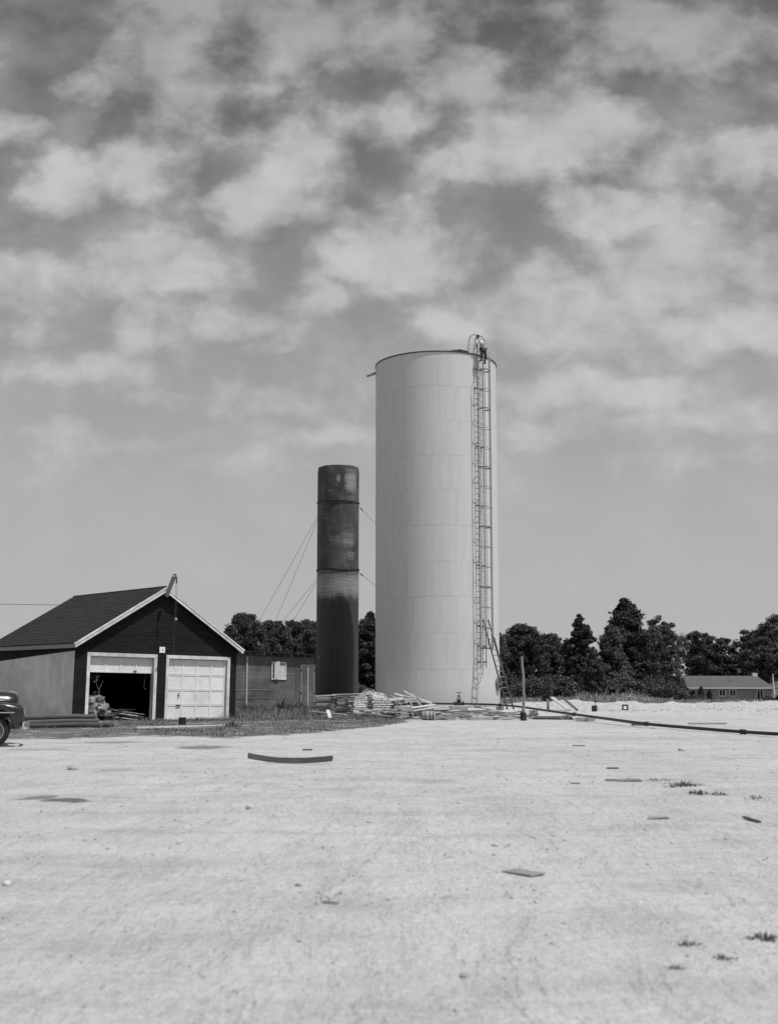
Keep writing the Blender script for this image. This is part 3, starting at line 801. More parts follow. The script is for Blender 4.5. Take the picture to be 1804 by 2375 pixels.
mb = MB(); mb.span((4.52, .045, .545), (4.72, .077, .585)); mb.span((4.54, .03, .55), (4.70, .046, .575)); mb.build('handle', 'iron', rdoor)
mb = MB(); mb.cyl((4.62, .04, .93), (4.62, .078, .93), .03, n=10); mb.box((4.62, .06, 1.03), (.07, .03, .025)); mb.build('lock', 'iron', rdoor)
u0, u1 = Ld[0] + FB + .004, Ld[1] - FB - .004
ldoor = bpy.data.objects.new('overhead_door', None); COL.objects.link(ldoor); ldoor.parent = gar; ldoor['label'] = 'raised white overhead door with one section showing'
section(ldoor, u0, u1, 1.78, top, .12)
mb = MB(); mb.span((2.55, .06, 1.83), (2.69, .097, 1.87)); mb.build('handle', 'iron', ldoor)
mb = MB(); mb.span((u0, .30, 2.42), (u1, 2.6, 2.46)); mb.build('raised_sections', 'jamb_paint', ldoor)
# number plate on the pier
mb = MB(); mb.span((3.595, -.05, 2.595), (3.845, -.028, 2.825)); plate = mb.build('number_plate', 'bright_paint', gar); plate['label'] = 'small white square plate between the doors'
cu = bpy.data.curves.new('plate_figure', 'FONT'); cu.body = '8'; cu.size = .13; cu.align_x = 'CENTER'; cu.align_y = 'CENTER'; cu.extrude = .001
to = bpy.data.objects.new('plate_figure', cu); COL.objects.link(to); dg = bpy.context.evaluated_depsgraph_get()
tme = bpy.data.meshes.new_from_object(to.evaluated_get(dg)); bpy.data.objects.remove(to)
tme.materials.clear(); tme.materials.append(MATS['lettering'])
o = link('plate_figure', tme, plate); o.location = (3.735, -.0525, 2.70); o.rotation_euler = (R(90), 0, 0)
# hoist beam at the peak
mb = MB(); p0 = Vector((W_ / 2 - .02, -.335, 4.80)); p1 = Vector((W_ / 2 + .03, -.76, 5.56)); mb.beam(p0, p1, .12, .13)
hb = mb.build('hoist_beam', 'weathered_wood', gar); bevel(hb, .012)
mb = MB(); q = p1 + Vector((0, -.02, -.03)); mb.tube([p1 + Vector((0, .05, .07)), p1 + Vector((0, -.10, .06)), q + Vector((0, -.15, -.05)), q + Vector((0, -.16, -.26))], .03, 8); mb.build('iron_hook', 'iron', hb, True)
h = q + Vector((0, -.16, -.26))
mb = MB()
mb.tube([h + Vector((-.02, 0, 0)), h + Vector((-.025, .0, -1.4)), h + Vector((-.02, 0, -3.1)), h + Vector((.05, .0, -3.3)), h + Vector((.13, 0, -3.42))], .005, 5)
mb.tube([h + Vector((.03, 0, 0)), h + Vector((.035, 0, -1.33))], .005, 5); mb.build('hoist_rope', 'rope', hb)
mb = MB(); mb.lathe([(.001, -.02), (.05, -.02), (.035, 0), (.05, .02), (.001, .02)], 14, (h.x + .035, h.y, h.z - 1.38), 'y'); mb.build('pulley', 'chrome', hb, True)

# ------------------------------------------------------------------ wire to the left from the garage roof
mb = MB(); a = gw(W_ / 2 + .1, L_ - .1, 4.75); b_ = Vector((-26, 51.5, 5.15))
mb.tube([a.lerp(b_, k / 10) - Vector((0, 0, .12 * math.sin(math.pi * k / 10))) for k in range(11)], .011, 5)
tag(mb.build('overhead_wire', 'wire'), 'thin overhead wire running left from the garage roof', 'wire')

# ------------------------------------------------------------------ inside the open bay
def gl(u, v): return gw(u, v, -.02 - u * math.sin(R(.85)))
rr = random.Random(11)
rub = thing('rubble_heap', 'heap of broken masonry blocks just inside the open garage bay', 'rubble', gl(1.0, .32), (0, 0, GT))
for k in range(78):
    z = rr.random() ** .9 * .84; spread = .42 * (1.05 - z)
    mb = MB(); s3 = (rr.uniform(.14, .36), rr.uniform(.12, .26), rr.uniform(.06, .13)); mb.box((0, 0, 0), s3)
    mb.v = [tuple(c * rr.uniform(.82, 1.12) for c in p) for p in mb.v]
    o = mb.build('block', 'rubble', rub); o.location = (rr.uniform(-.32, .55) * (1.1 - z * .6), rr.uniform(-.35, .3), z + .05); o.rotation_euler = (rr.uniform(-.2, .2), rr.uniform(-.3, .3), rr.uniform(-.7, .7))
sap = thing('sapling', 'thin pale leafless sapling standing against the rubble in the garage', 'sapling', gl(1.10, .12), (0, 0, GT))
mb = MB(); mb.tube([(0, 0, 0), (-.03, 0, .5), (.02, 0, .9), (.03, 0, 1.15)], [.022, .02, .016, .013], 6)
mb.tube([(.03, 0, 1.13), (.12, .0, 1.32), (.2, 0, 1.5)], [.012, .008, .004], 5)
mb.tube([(.03, 0, 1.13), (-.05, 0, 1.3), (-.1, .0, 1.5)], [.011, .008, .004], 5)
mb.tube([(.0, 0, .75), (-.12, .03, .95), (-.18, .03, 1.12)], [.01, .006, .003], 5); mb.build('stem', 'twig', sap, True)
mb = MB()
for k in range(26):
    c = Vector((rr.uniform(-.28, .05), rr.uniform(-.08, .05), rr.choice((1.0, 1.5, 1.6, 1.7)) + rr.uniform(-.1, .1)))
    mb.box(c, (.09, .05, .002), (rr.uniform(-1, 1), rr.uniform(-1, 1), rr.uniform(0, 6)))
mb.build('leaves', 'leaf_mid', sap)
coil = thing('rope_coil', 'tangled coil of dark cable on the floor of the open garage bay', 'cable', gl(1.9, .75), (0, 0, GT))
for k in range(13):
    pts = []; a0 = rr.uniform(-.1, .1)
    for q in range(18):
        f = q / 17
        pts.append((-.55 + 1.25 * f, rr.uniform(-.015, .015) - .3 + .5 * (k / 13), .04 + .46 * (k / 13) + (.28 - .02 * k) * (2 * f - 1) ** 2 * (1 if f < .5 else .45) - .05 + a0 * f))
    mb = MB(); mb.tube(pts, .022, 6); mb.build('cable_turn', 'dark_wood', coil, 'all')
brd = thing('board_pile', 'loose boards sloping down to the floor inside the open garage bay', 'boards', gl(2.75, .5), (0, 0, GT))
for k in range(16):
    L = rr.uniform(.9, 1.9); mb = MB(); mb.box((0, 0, 0), (L, rr.uniform(.08, .16), .025))
    o = mb.build('board', rr.choice(('weathered_wood', 'pale_wood', 'dark_wood')), brd); o.location = (rr.uniform(-.5, .15), rr.uniform(-.2, 1.2), .05 + k * .022 + rr.random() * .04)
    o.rotation_euler = (rr.uniform(-.15, .15), rr.uniform(.02, .22), rr.uniform(-.35, .25))
for k in range(9):
    L = rr.uniform(1.2, 2.2); mb = MB(); mb.box((0, 0, 0), (L, .14, .03))
    o = mb.build('board', 'dark_wood', brd); o.location = (-1.0 + rr.uniform(-.3, .3), 1.6 + rr.uniform(-.3, .6), .25 + k * .04); o.rotation_euler = (0, rr.uniform(.05, .25), rr.uniform(-.4, .3))
mb = MB(); pts = [(0, 0, 2.05), (-.03, 0, 1.75), (-.08, 0, 1.45), (-.09, 0, 1.28), (-.05, 0, 1.2), (.02, 0, 1.19)]
mb.tube(pts, .008, 5); o = mb.build('hanging_cord', 'rope'); o.location = gl(3.24, .23); o.rotation_euler.z = GT
tag(o, 'loop of pale cord hanging beside the right jamb of the open bay', 'cord')

# ------------------------------------------------------------------ in front of the garage
poles = []
for k, (dx, dy, dz, rad, lab) in enumerate(((.0, .0, .30, .085, 'upper of the three round poles lying left of the open garage bay'),
                                         (.12, -.16, .16, .085, 'middle of the three round poles lying left of the open garage bay'),
                                         (.25, -.42, .07, .075, 'lowest of the three round poles lying in the weeds by the garage'))):
    mb = MB(); L = 3.4
    pts = [(-L + L * q / 6, .02 * math.sin(q * 1.1 + k), .015 * math.sin(q * 1.7)) for q in range(7)]
    mb.tube(pts, [rad * (1 + .05 * math.sin(q * 2.1 + k)) for q in range(7)], 14)
    o = mb.build('timber_pole', 'pole_wood', None, True); o.location = (-9.05 + dx, 37.8 + dy, dz + .03); o.rotation_euler = (0, R(-.6), R(3))
    tag(o, lab, 'pole', 'poles stacked by the garage')
def tin(name, loc, r, h, lab, cat, mat, parent=None):
    t = thing(name, lab, cat, loc)
    mb = MB(); mb.lathe([(.001, .01), (r * .97, 0), (r, h * .06), (r * .985, h * .35), (r, h * .38), (r * .985, h * .66), (r, h * .69), (r * .99, h * .97), (r * 1.03, h), (r * .94, h), (r * .93, h * .2), (.001, h * .18)], 20)
    mb.build('body', mat, t, True); return t
t = tin('bucket', (-6.72, 39.9, -.02), .125, .27, 'small dark bucket in front of the closed garage door', 'bucket', 'iron')
mb = MB(); mb.tube([(-.125, 0, .25)] + [(-.135 * math.cos(R(q)), -.05, .25 - .13 * math.sin(R(q))) for q in range(15, 170, 15)] + [(.125, 0, .25)], .006, 5); mb.build('bail', 'iron', t)
def plank(name, p0, p1, wd, ht, mat, lab, cat='plank', group=None, roll=0.0, bev=.004):
    p0 = Vector(p0); p1 = Vector(p1); c = (p0 + p1) / 2; L = (p1 - p0).length
    mb = MB(); mb.box((0, 0, 0), (L, wd, ht))
    o = mb.build(name, mat); o.location = c
    o.rotation_euler = ((p1 - p0).to_track_quat('X', 'Z').to_matrix().to_4x4() @ Matrix.Rotation(roll, 4, 'X')).to_euler()
    if bev: bevel(o, bev, 1)
    tag(o, lab, cat, group); return o
plank('long_plank', (-7.5, 36.2, .05), (-4.75, 40.6, -.02), .20, .05, 'pale_wood', 'long pale plank lying in the grass in front of the closed garage door')
plank('short_plank', (-6.2, 35.7, .02), (-5.1, 37.6, .02), .12, .04, 'weathered_wood', 'thin grey board in the grass nearer than the long pale plank')

# ------------------------------------------------------------------ tar-paper shed
SA = R(43); SHL, SHD = 5.25, 4.0
shed = thing('shed', 'low tar-paper shed with a nearly flat roof beside the garage', 'shed', (-7.82, 62.0, 0.0), (0, 0, SA))
def st_(s): return 2.76 - .006 * s
mb = MB(); mb.prism([(-.3, -.2), (SHL, -.2), (SHL, st_(SHL)), (-.3, st_(0))], 'y', 0, .08); mb.build('front_wall', 'tar_paper', shed)
mb = MB(); mb.span((SHL - .08, .081, -.2), (SHL, SHD, 2.72)); mb.build('end_wall', 'tar_paper', shed)
mb = MB(); mb.span((-.3, SHD + .001, -.2), (SHL, SHD + .08, 2.9)); mb.build('rear_wall', 'tar_paper', shed)
mb = MB(); mb.prism([(-.35, 2.985), (5.52, 2.84), (5.52, 2.885), (-.35, 3.03)], 'y', -.32, SHD + .3); mb.build('roof', 'shingle', shed)
for k in range(13):
    s_ = -.15 + k * .455; zt = 2.98 - .0247 * (s_ + .35)
    mb = MB(); mb.box((s_, .9, zt - .07), (.05, 2.3, .135)); mb.build('rafter', 'dark_wood' if k % 4 else 'weathered_wood', shed)
for k in range(3):                                  # laps of the roofing felt
    z = (.55, 1.02, 1.86)[k]
    x1 = (SHL, 2.1, 4.2)[k]
    mb = MB(); mb.span((-.28, -.012, z), (x1, -.001, z + .025)); mb.build('lap_batten', 'weathered_wood' if k else 'tar_paper', shed)
mb = MB(); mb.span((.66, -.05, .1), (.76, -.013, 2.72)); mb.build('corner_post', 'weathered_wood', shed)
mb = MB(); mb.span((3.95, -.02, -.1), (4.02, -.0015, 2.7)); mb.build('lap_batten', 'tar_paper', shed)
# window with its board shutter
win = bpy.data.objects.new('window', None); COL.objects.link(win); win.parent = shed
x0, x1, z0, z1 = 2.30, 3.26, 1.54, 2.46
for a, b_ in (((x0, -.05, z0), (x1, -.0005, z0 + .07)), ((x0, -.05, z1 - .07), (x1, -.0005, z1)), ((x0, -.05, z0 + .0705), (x0 + .06, -.0005, z1 - .0705)), ((x1 - .06, -.05, z0 + .0705), (x1, -.0005, z1 - .0705))):
    mb = MB(); mb.span(a, b_); mb.build('frame', 'white_trim', win)
mb = MB(); mb.span((x0 + .061, -.01, z0 + .071), (x0 + .30, -.0008, z1 - .071)); mb.build('opening', 'interior', win)
for k in range(3):
    mb = MB(); a = x0 + .305 + k * .195; mb.span((a, -.028 + .004 * k, z0 + .072), (a + .19, -.0008, z1 - .072 - (.05 if k else 0))); mb.build('board', 'pale_wood', win)
mb = MB(); mb.box((2.60, -.10, 2.03), (.30, .025, .92), (0, 0, R(-14))); mb.build('shutter', 'pale_wood', win)
mb = MB(); mb.span((2.68, -.03, 1.38), (2.72, -.0005, 1.535)); mb.build('prop', 'weathered_wood', win)
# double door
mb = MB(); mb.span((4.22, -.024, .1), (5.24, -.0005, 2.24)); dd = mb.build('double_door', 'tar_paper', shed)
for a in (4.25, 4.715, 5.14):
    mb = MB(); mb.span((a, -.045, .12), (a + .055, -.0245, 2.22)); mb.build('batten', 'weathered_wood' if a != 4.715 else 'pale_wood', dd)
mb = MB(); mb.span((4.22, -.047, 2.245), (5.24, -.0005, 2.36)); mb.build('lintel', 'weathered_wood', dd)
for z in (.85, 2.05):
    for a in (4.27, 5.16):
        mb = MB(); mb.box((a, -.052, z), (.05, .012, .1)); mb.build('hinge', 'iron', dd)

# ------------------------------------------------------------------ lumber stacks
def lumber_stack(lab, loc, rotz, L, rows, layers, th, mat, jit, group='lumber stacks', spacing=None, wd=.17):
    t = thing('lumber_stack', lab, 'lumber', loc, (0, 0, rotz), group)
    r2 = random.Random(int(abs(loc[0]) * 1000) + layers)
    mb = MB(); mb.box((0, 0, 0), (L, wd, th)); me = mb.mesh('plank', mat); jit *= 1.6
    mbs = MB(); mbs.box((0, 0, 0), (.07, rows * wd * 1.1, th)); mes = mbs.mesh('spacer', 'dark_wood')
    z = .06
    for a in (-.35, .35):
        mb2 = MB(); mb2.box((a * L, 0, .03), (.1, rows * wd * 1.05, .06)); mb2.build('bearer', 'dark_wood', t)
    for l in range(layers):
        for q in range(rows):
            o = link('plank', me, t); o.location = (r2.uniform(-jit, jit), (q - (rows - 1) / 2) * wd * 1.06 + r2.uniform(-.02, .02), z + th / 2); o.rotation_euler = (r2.uniform(-.02, .02), r2.uniform(-.02, .02), r2.uniform(-.05, .05) * (1 + jit * 3))
            o.scale = (r2.uniform(.9, 1.08), r2.uniform(.85, 1), 1)
        z += th + .006
        if spacing and l % spacing == spacing - 1:
            for a in (-.38, .36):
                o = link('spacer', mes, t); o.location = (a * L + r2.uniform(-.05, .05), 0, z + th / 2)
            z += th + .004
    return t
lumber_stack('square stack of grey boards nearest the shed door', (-2.86, 54.0, 0), .08, .86, 3, 13, .048, 'weathered_wood', .03)
lumber_stack('square stack of grey boards between two other stacks', (-2.02, 54.3, 0), .02, .66, 3, 14, .048, 'weathered_wood', .05)
lumber_stack('stack of pale boards spaced apart with gaps beside the sand heap', (-1.25, 54.0, 0), .16, .98, 3, 8, .045, 'pale_wood', .07, spacing=1)
lumber_stack('lower stack of boards with dark gaps in front of the sand heap', (-.25, 50.0, 0), -.05, 1.25, 4, 7, .042, 'weathered_wood', .06, spacing=1)
lumber_stack('small stack of pale clean boards at the foot of the scrap pile', (.58, 46.4, 0), .1, .46, 2, 10, .04, 'pale_wood', .08)
plank('board', (-3.25, 53.3, .80), (-2.35, 53.6, .84), .2, .05, 'pale_wood', 'pale board topping the stack nearest the shed door')
plank('board', (-2.5, 53.7, .86), (-1.2, 53.9, .90), .14, .03, 'pale_wood', 'thin pale board laid across the tops of two lumber stacks')
plank('loose_board', (-3.3, 52.2, .16), (-1.75, 49.4, .10), .16, .03, 'weathered_wood', 'grey board lying in the weeds in front of the lumber stacks')
plank('loose_board', (-2.38, 47.6, .32), (-2.2, 45.9, .06), .14, .03, 'pale_wood', 'short bright board propped in the weeds in front of the lumber stacks')
plank('loose_board', (-2.5, 42.6, .04), (-1.5, 42.0, .04), .1, .03, 'pale_wood', 'thin pale board at the edge of the grass before the lumber')

# scrap pile of planks
scrap = thing('scrap_pile', 'jumbled pile of broken planks and battens in front of the tank', 'scrap wood', (0, 46.9, 0))
def sp(u, v, dy=0): return Vector(((u / 9.33 - 22) / 60.0, dy, (78 - v / 9.33) / 60.0 + .0))
SPL = [(320, 195, 560, 262, .16, .03, 'weathered_wood', .5), (525, 140, 800, 292, .06, .04, 'pale_wood', .1), (530, 250, 860, 300, .12, .03, 'pale_wood', .2), (700, 182, 880, 335, .05, .04, 'weathered_wood', -.1),
       (520, 312, 800, 288, .05, .05, 'pale_wood', .0), (530, 305, 640, 372, .05, .04, 'pale_wood', -.2), (640, 345, 725, 490, .06, .04, 'weathered_wood', -.25), (790, 345, 905, 460, .06, .04, 'pale_wood', -.3),
       (660, 492, 1190, 428, .09, .045, 'pale_wood', -.45), (730, 548, 1210, 482, .09, .04, 'pale_wood', -.55), (702, 480, 712, 690, .07, .05, 'pale_wood', -.6), (780, 565, 890, 715, .04, .04, 'weathered_wood', -.5),
       (870, 318, 1125, 385, .18, .03, 'pale_wood', .2), (880, 350, 1125, 405, .1, .04, 'pale_wood', .0), (600, 400, 1000, 420, .2, .03, 'dark_wood', .3), (560, 450, 900, 560, .2, .03, 'dark_wood', .3),
       (620, 600, 1000, 560, .2, .03, 'dark_wood', .4), (200, 330, 560, 300, .14, .03, 'weathered_wood', .8), (250, 345, 480, 330, .1, .03, 'pale_wood', .9), (560, 360, 1180, 520, .16, .03, 'weathered_wood', .5),
       (640, 640, 1150, 600, .2, .04, 'dark_wood', .6), (900, 500, 1500, 480, .14, .03, 'weathered_wood', .5), (1000, 560, 1500, 545, .14, .03, 'dark_wood', .3), (580, 500, 700, 690, .15, .03, 'dark_wood', .1)]
for (a, b_, c, d, wd, ht, mt, dy) in SPL:
    p0, p1 = sp(a, b_, dy - .12), sp(c, d, dy + .12)
    mb = MB(); mb.box((0, 0, 0), ((p1 - p0).length, wd, ht)); o = mb.build('plank', mt, scrap); o.location = (p0 + p1) / 2
    o.rotation_euler = ((p1 - p0).to_track_quat('X', 'Z').to_matrix().to_4x4() @ Matrix.Rotation(rr.uniform(-.5, .9), 4, 'X')).to_euler()
for k in range(34):
    L = rr.uniform(.5, 1.4); mb = MB(); mb.box((0, 0, 0), (L, rr.uniform(.06, .18), .03)); o = mb.build('plank', rr.choice(('weathered_wood', 'dark_wood', 'pale_wood')), scrap)
    f = rr.random(); o.location = (.55 + 1.0 * f, rr.uniform(.1, 1.1), .06 + (1 - f) * .62 * rr.random() + .06); o.rotation_euler = (rr.uniform(-.4, .4), rr.uniform(-.25, .35), rr.uniform(-.7, .7))
# keg lying on its side
keg = thing('keg', 'small pale keg lying on its side below the scrap pile', 'keg', (1.22, 45.6, .17), (0, 0, R(-12)))
mb = MB(); mb.lathe([(.145, 0), (.165, .04), (.172, .25), (.165, .46), (.145, .5), (.001, .5)], 24, axis='x'); mb.lathe([(.145, 0), (.135, .012), (.13, .05), (.001, .05)], 24, axis='x')
mb.build('staves', 'barrel_side', keg, True)
mb = MB(); mb.lathe([(.001, .045), (.13, .045)], 24, axis='x'); mb.build('head', 'iron', keg)
for x in (.05, .16, .34, .45):
    mb = MB(); rr_ = .174 if .1 < x < .4 else .169
    mb.lathe([(rr_, x - .015), (rr_ + .004, x), (rr_, x + .015)], 24, axis='x'); mb.build('hoop', 'iron', keg, True)
litter = thing('board_litter', 'ragged litter of weathered boards and splinters across the foot of the tank', 'scrap wood', (0, 0, 0))
r5 = random.Random(77)
for k in range(150):
    f = r5.random(); x = -.9 + 6.6 * f; y = r5.uniform(45.6, 57.5) if f > .25 else r5.uniform(46.0, 52.0)
    if x > 4.4 and y < 46.5: continue
    L = r5.uniform(.25, 1.5) * (1.2 if y > 50 else .9); wd = r5.uniform(.04, .2); th = r5.uniform(.018, .05)
    mb = MB(); mb.box((0, 0, 0), (L, wd, th)); mb.v = [(p[0] * r5.uniform(.86, 1.05), p[1] * r5.uniform(.75, 1.05), p[2]) for p in mb.v]
    lift = .02 + .16 * r5.random() ** 2 + (.22 * r5.random() if f < .35 else 0)
    o = mb.build('splintered_board', r5.choice(('weathered_wood', 'weathered_wood', 'pale_wood', 'dark_wood')), litter)
    o.location = (x, y, height(x, y) + lift); o.rotation_euler = (r5.uniform(-.3, .3), r5.uniform(-.16, .16), r5.gauss(0, .45))
# flat boards strewn in front of the tank
STREWN = [((1.55, 46.2, .09), (2.55, 45.5, .09), .22, .05, 'concrete', 'pale thick slab lying flat to the right of the keg'),
          ((2.95, 45.6, .06), (3.85, 45.9, .06), .20, .10, 'weathered_wood', 'heavy grey timber lying nearest the yard below the valve'),
          ((3.75, 46.3, .06), (4.65, 46.7, .06), .22, .10, 'weathered_wood', 'heavy grey timber lying just left of the leaning post'),
          ((2.2, 49.2, .08), (3.6, 49.8, .08), .18, .06, 'weathered_wood', 'grey plank behind the heavy timbers in front of the tank'),
          ((3.1, 55.0, .08), (4.9, 54.0, .12), .28, .07, 'weathered_wood', 'wide grey plank below the pipe and the ladder foot'),
          ((3.4, 56.6, .10), (4.8, 56.2, .14), .2, .05, 'weathered_wood', 'narrow grey plank close under the black pipe'),
          ((1.2, 51.5, .07), (2.9, 52.4, .09), .22, .05, 'pale_wood', 'pale plank left of the valve block'),
          ((.9, 53.5, .07), (2.3, 54.6, .09), .2, .05, 'weathered_wood', 'grey plank behind the scrap pile near the valve'),
          ((4.6, 56.5, .1), (6.2, 55.0, .1), .24, .06, 'pale_wood', 'pale plank lying to the right of the ladder feet'),
          ((1.7, 48.0, .05), (2.9, 47.0, .05), .12, .05, 'dark_wood', 'dark batten among the strewn boards by the keg'),
          ((5.6, 47.2, .09), (6.6, 46.9, .09), .24, .05, 'weathered_wood', 'top board of the low heap right of the post'),
          ((5.5, 46.8, .04), (6.5, 46.4, .04), .2, .07, 'dark_wood', 'dark bottom board of the low heap right of the post'),
          ((5.9, 48.2, .06), (7.1, 47.6, .06), .2, .06, 'weathered_wood', 'grey board behind the low heap right of the post'),
          ((6.78, 44.2, .06), (7.4, 44.1, .06), .14, .10, 'weathered_wood', 'short squared block of timber under the black pipe'),
          ((6.9, 45.2, .06), (7.6, 45.2, .06), .14, .10, 'weathered_wood', 'second squared timber block just behind the first under the pipe'),
          ((7.85, 39.6, .05), (8.8, 39.8, .05), .16, .05, 'dark_wood', 'dark board lying along the near side of the long pipe'),
          ((9.9, 40.6, .05), (11.1, 40.3, .05), .2, .05, 'weathered_wood', 'grey board beyond the right end of the pipe'),
          ((8.25, 62.0, .62), (8.75, 59.6, .05), .2, .05, 'pale_wood', 'left of two boards leaning on the sand bank behind the pipe'),
          ((8.75, 61.2, .55), (9.1, 59.2, .05), .14, .05, 'dark_wood', 'right and darker of two boards leaning on the sand bank')]
for (p0, p1, wd, ht, mt, lab) in STREWN:
    p0 = Vector(p0); p1 = Vector(p1); p0.z += height(p0.x, p0.y); p1.z += height(p1.x, p1.y)
    plank('board' if ht < .08 else 'timber', p0, p1, wd, ht, mt, lab, 'board' if ht < .08 else 'timber')

# ------------------------------------------------------------------ gate valve and black pipeline
vx, vy = 3.42, 59.9
val_ = thing('gate_valve', 'black gate valve with a handwheel where the pipe meets the tank', 'valve', (vx, vy, .36))
mb = MB(); mb.cyl((-.22, 0, 0), (.22, 0, 0), .10, n=16); mb.cyl((-.24, 0, 0), (-.20, 0, 0), .15, n=16); mb.cyl((.20, 0, 0), (.24, 0, 0), .15, n=16)
mb.cyl((0, 0, 0), (0, 0, .18), .10, .09, 14); mb.cyl((0, 0, .18), (0, 0, .21), .13, n=14); mb.build('body', 'pipe_tar', val_, True)
mb = MB()
for s_ in (-1, 1): mb.beam((s_ * .09, 0, .20), (s_ * .03, 0, .42), .03, .03)
mb.cyl((0, 0, .2), (0, 0, .56), .018, n=8); mb.build('yoke', 'iron', val_)
mb = MB(); mb.tube([(.13 * math.cos(2 * math.pi * k / 20), .13 * math.sin(2 * math.pi * k / 20), .55) for k in range(20)], .018, 6, True)
for k in range(4): mb.cyl((0, 0, .55), (.13 * math.cos(k * math.pi / 2), .13 * math.sin(k * math.pi / 2), .55), .012, n=6)
mb.build('handwheel', 'iron', val_, True)
mb = MB(); mb.box((0, 0, 0), (.85, .7, .42)); o = mb.build('thrust_block', 'concrete'); o.location = (vx, vy, height(vx, vy) + .06); bevel(o, .06, 3)
tag(o, 'pale concrete block under the gate valve', 'concrete block')
PIPE = [(1.75, 60.0, .38), (3.2, 59.9, .36), (3.6, 59.9, .36), (4.7, 59.6, .34), (5.3, 58.6, .33), (6.0, 55.5, .29), (6.5, 50.5, .24), (6.95, 46.0, .20), (7.4, 41.8, .16), (7.95, 37.9, .11), (8.7, 34.8, .09), (9.4, 32.6, .075), (10.2, 30.9, .07), (12.5, 28.8, .06), (17, 26.0, .06)]
def catmull(pts, n=6):
    P = [Vector(p) for p in pts]; out = []
    for i in range(len(P) - 1):
        a, b_, c, d = P[max(0, i - 1)], P[i], P[i + 1], P[min(len(P) - 1, i + 2)]
        for k in range(n):
            t = k / n; out.append(.5 * ((2 * b_) + (c - a) * t + (2 * a - 5 * b_ + 4 * c - d) * t * t + (3 * b_ - a - 3 * c + d) * t ** 3))
    out.append(P[-1]); return out
pl = thing('pipeline', 'long black pipe snaking from the tank across the yard to the right', 'pipe', (0, 0, 0))
path = catmull(PIPE)
path = [Vector((p.x, p.y, max(p.z, height(p.x, p.y) + .055))) for p in path]
mb = MB(); mb.tube(path, .047, 14); mb.build('pipe_run', 'pipe_tar', pl, True)
for i in (2 * 6, 4 * 6, 7 * 6, 9 * 6, 11 * 6, 13 * 6):
    p, q = path[i], path[i + 1]; d = (q - p).normalized()
    mb = MB(); mb.cyl(p - d * .07, p + d * .07, .062, n=16); mb.cyl(p - d * .09, p - d * .05, .070, n=16); mb.cyl(p + d * .05, p + d * .09, .070, n=16); mb.build('coupling', 'pipe_tar', pl, True)
mb = MB()
for (x, y, z) in ((1.75, 60.0, .0), (5.3, 58.6, .0), (6.25, 53.0, .0), (6.85, 47.0, 0)):
    h0 = height(x, y); top_ = [p.z for p in path if abs(p.y - y) < 1.0 and abs(p.x - x) < .6]
    zt = (min(top_) if top_ else .3) - .06
    if zt - h0 > .04:
        mb = MB(); mb.box((0, 0, 0), (.35, .22, zt - h0 + .05)); o = mb.build('pipe_block', 'weathered_wood'); o.location = (x, y, (zt + h0 - .05) / 2)
        tag(o, 'wooden block propping up the black pipe %s' % {1.75: 'at its left end', 5.3: 'near the ladder feet', 6.25: 'behind the post', 6.85: 'right of the post'}[x], 'block')

# ------------------------------------------------------------------ extension ladder against the cage
lf = Vector((6.12, 61.7, height(6.12, 61.7))); ltop = Vector((5.05, 63.02, 4.62))
ext = thing('extension_ladder', 'long wooden ladder leaning against the bottom of the tank cage', 'ladder', lf)
ax_ = (ltop - lf); side_ = Vector((LT.x, LT.y, 0)).normalized() * .19
side_ = Vector((.92, .39, 0)) * .18
for s_ in (-1, 1):
    mb = MB(); mb.beam(side_ * s_, side_ * s_ + ax_ * .80, .035, .075); mb.build('rail', 'wood_ladder', ext)
    mb = MB(); o_ = Vector((-.03, -.05, .02)); mb.beam(side_ * s_ * .85 + ax_ * .38 + o_, side_ * s_ * .85 + ax_ + o_, .03, .065); mb.build('upper_rail', 'wood_ladder', ext)
    mb = MB(); mb.box(side_ * s_ + Vector((0, 0, .04)), (.07, .1, .08)); mb.build('foot', 'iron', ext)
L = ax_.length; nn = int(L / .29)
for k in range(1, nn):
    f = k * .29 / L
    if f < .79:
        mb = MB(); mb.cyl(-side_ + ax_ * f, side_ + ax_ * f, .016, n=6); mb.build('rung', 'weathered_wood', ext)
    if f > .4:
        mb = MB(); mb.cyl(-side_ * .85 + ax_ * f + o_, side_ * .85 + ax_ * f + o_, .014, n=6); mb.build('rung', 'weathered_wood', ext)

# ------------------------------------------------------------------ leaning post, drum, box, small objects by the bank
post = thing('post', 'slightly crooked bare wooden post standing by the black pipe', 'post', (4.95, 45.2, height(4.95, 45.2)))
mb = MB(); mb.tube([(.0, 0, -.2), (.01, 0, .4), (.035, 0, .9), (.02, 0, 1.3), (.03, 0, 1.6), (-.01, 0, 2.0), (-.02, 0, 2.36)], [.055, .055, .05, .055, .048, .047, .045], 12); mb.build('shaft', 'post_wood', post, True)
mb = MB(); r3 = random.Random(4)
for k in range(11):
    a = 2 * math.pi * k / 11 + r3.uniform(-.1, .1); c = Vector((math.cos(a) * .085 + .005, math.sin(a) * .085, .13)); mb.box(c, (.06, .045, .34 + r3.uniform(-.05, .03)), (r3.uniform(-.08, .08), r3.uniform(-.08, .08), a))
mb.build('staked_base', 'stump', post)
drum = tin('drum', (9.73, 58.0, height(9.73, 58.0)), .135, .28, 'dark squat drum standing before the sand bank', 'drum', 'iron')
mb = MB(); mb.cyl((.05, 0, .26), (.05, 0, .42), .025, n=8); mb.build('spout', 'weathered_wood', drum)
bx = thing('crate', 'small dark box with a white patch on its front on the sand', 'box', (11.84, 61.4, height(11.84, 61.4)), (0, 0, .2))
mb = MB(); mb.span((-.125, -.12, 0), (.125, .12, .28)); bevel(mb.build('body', 'iron', bx), .015)
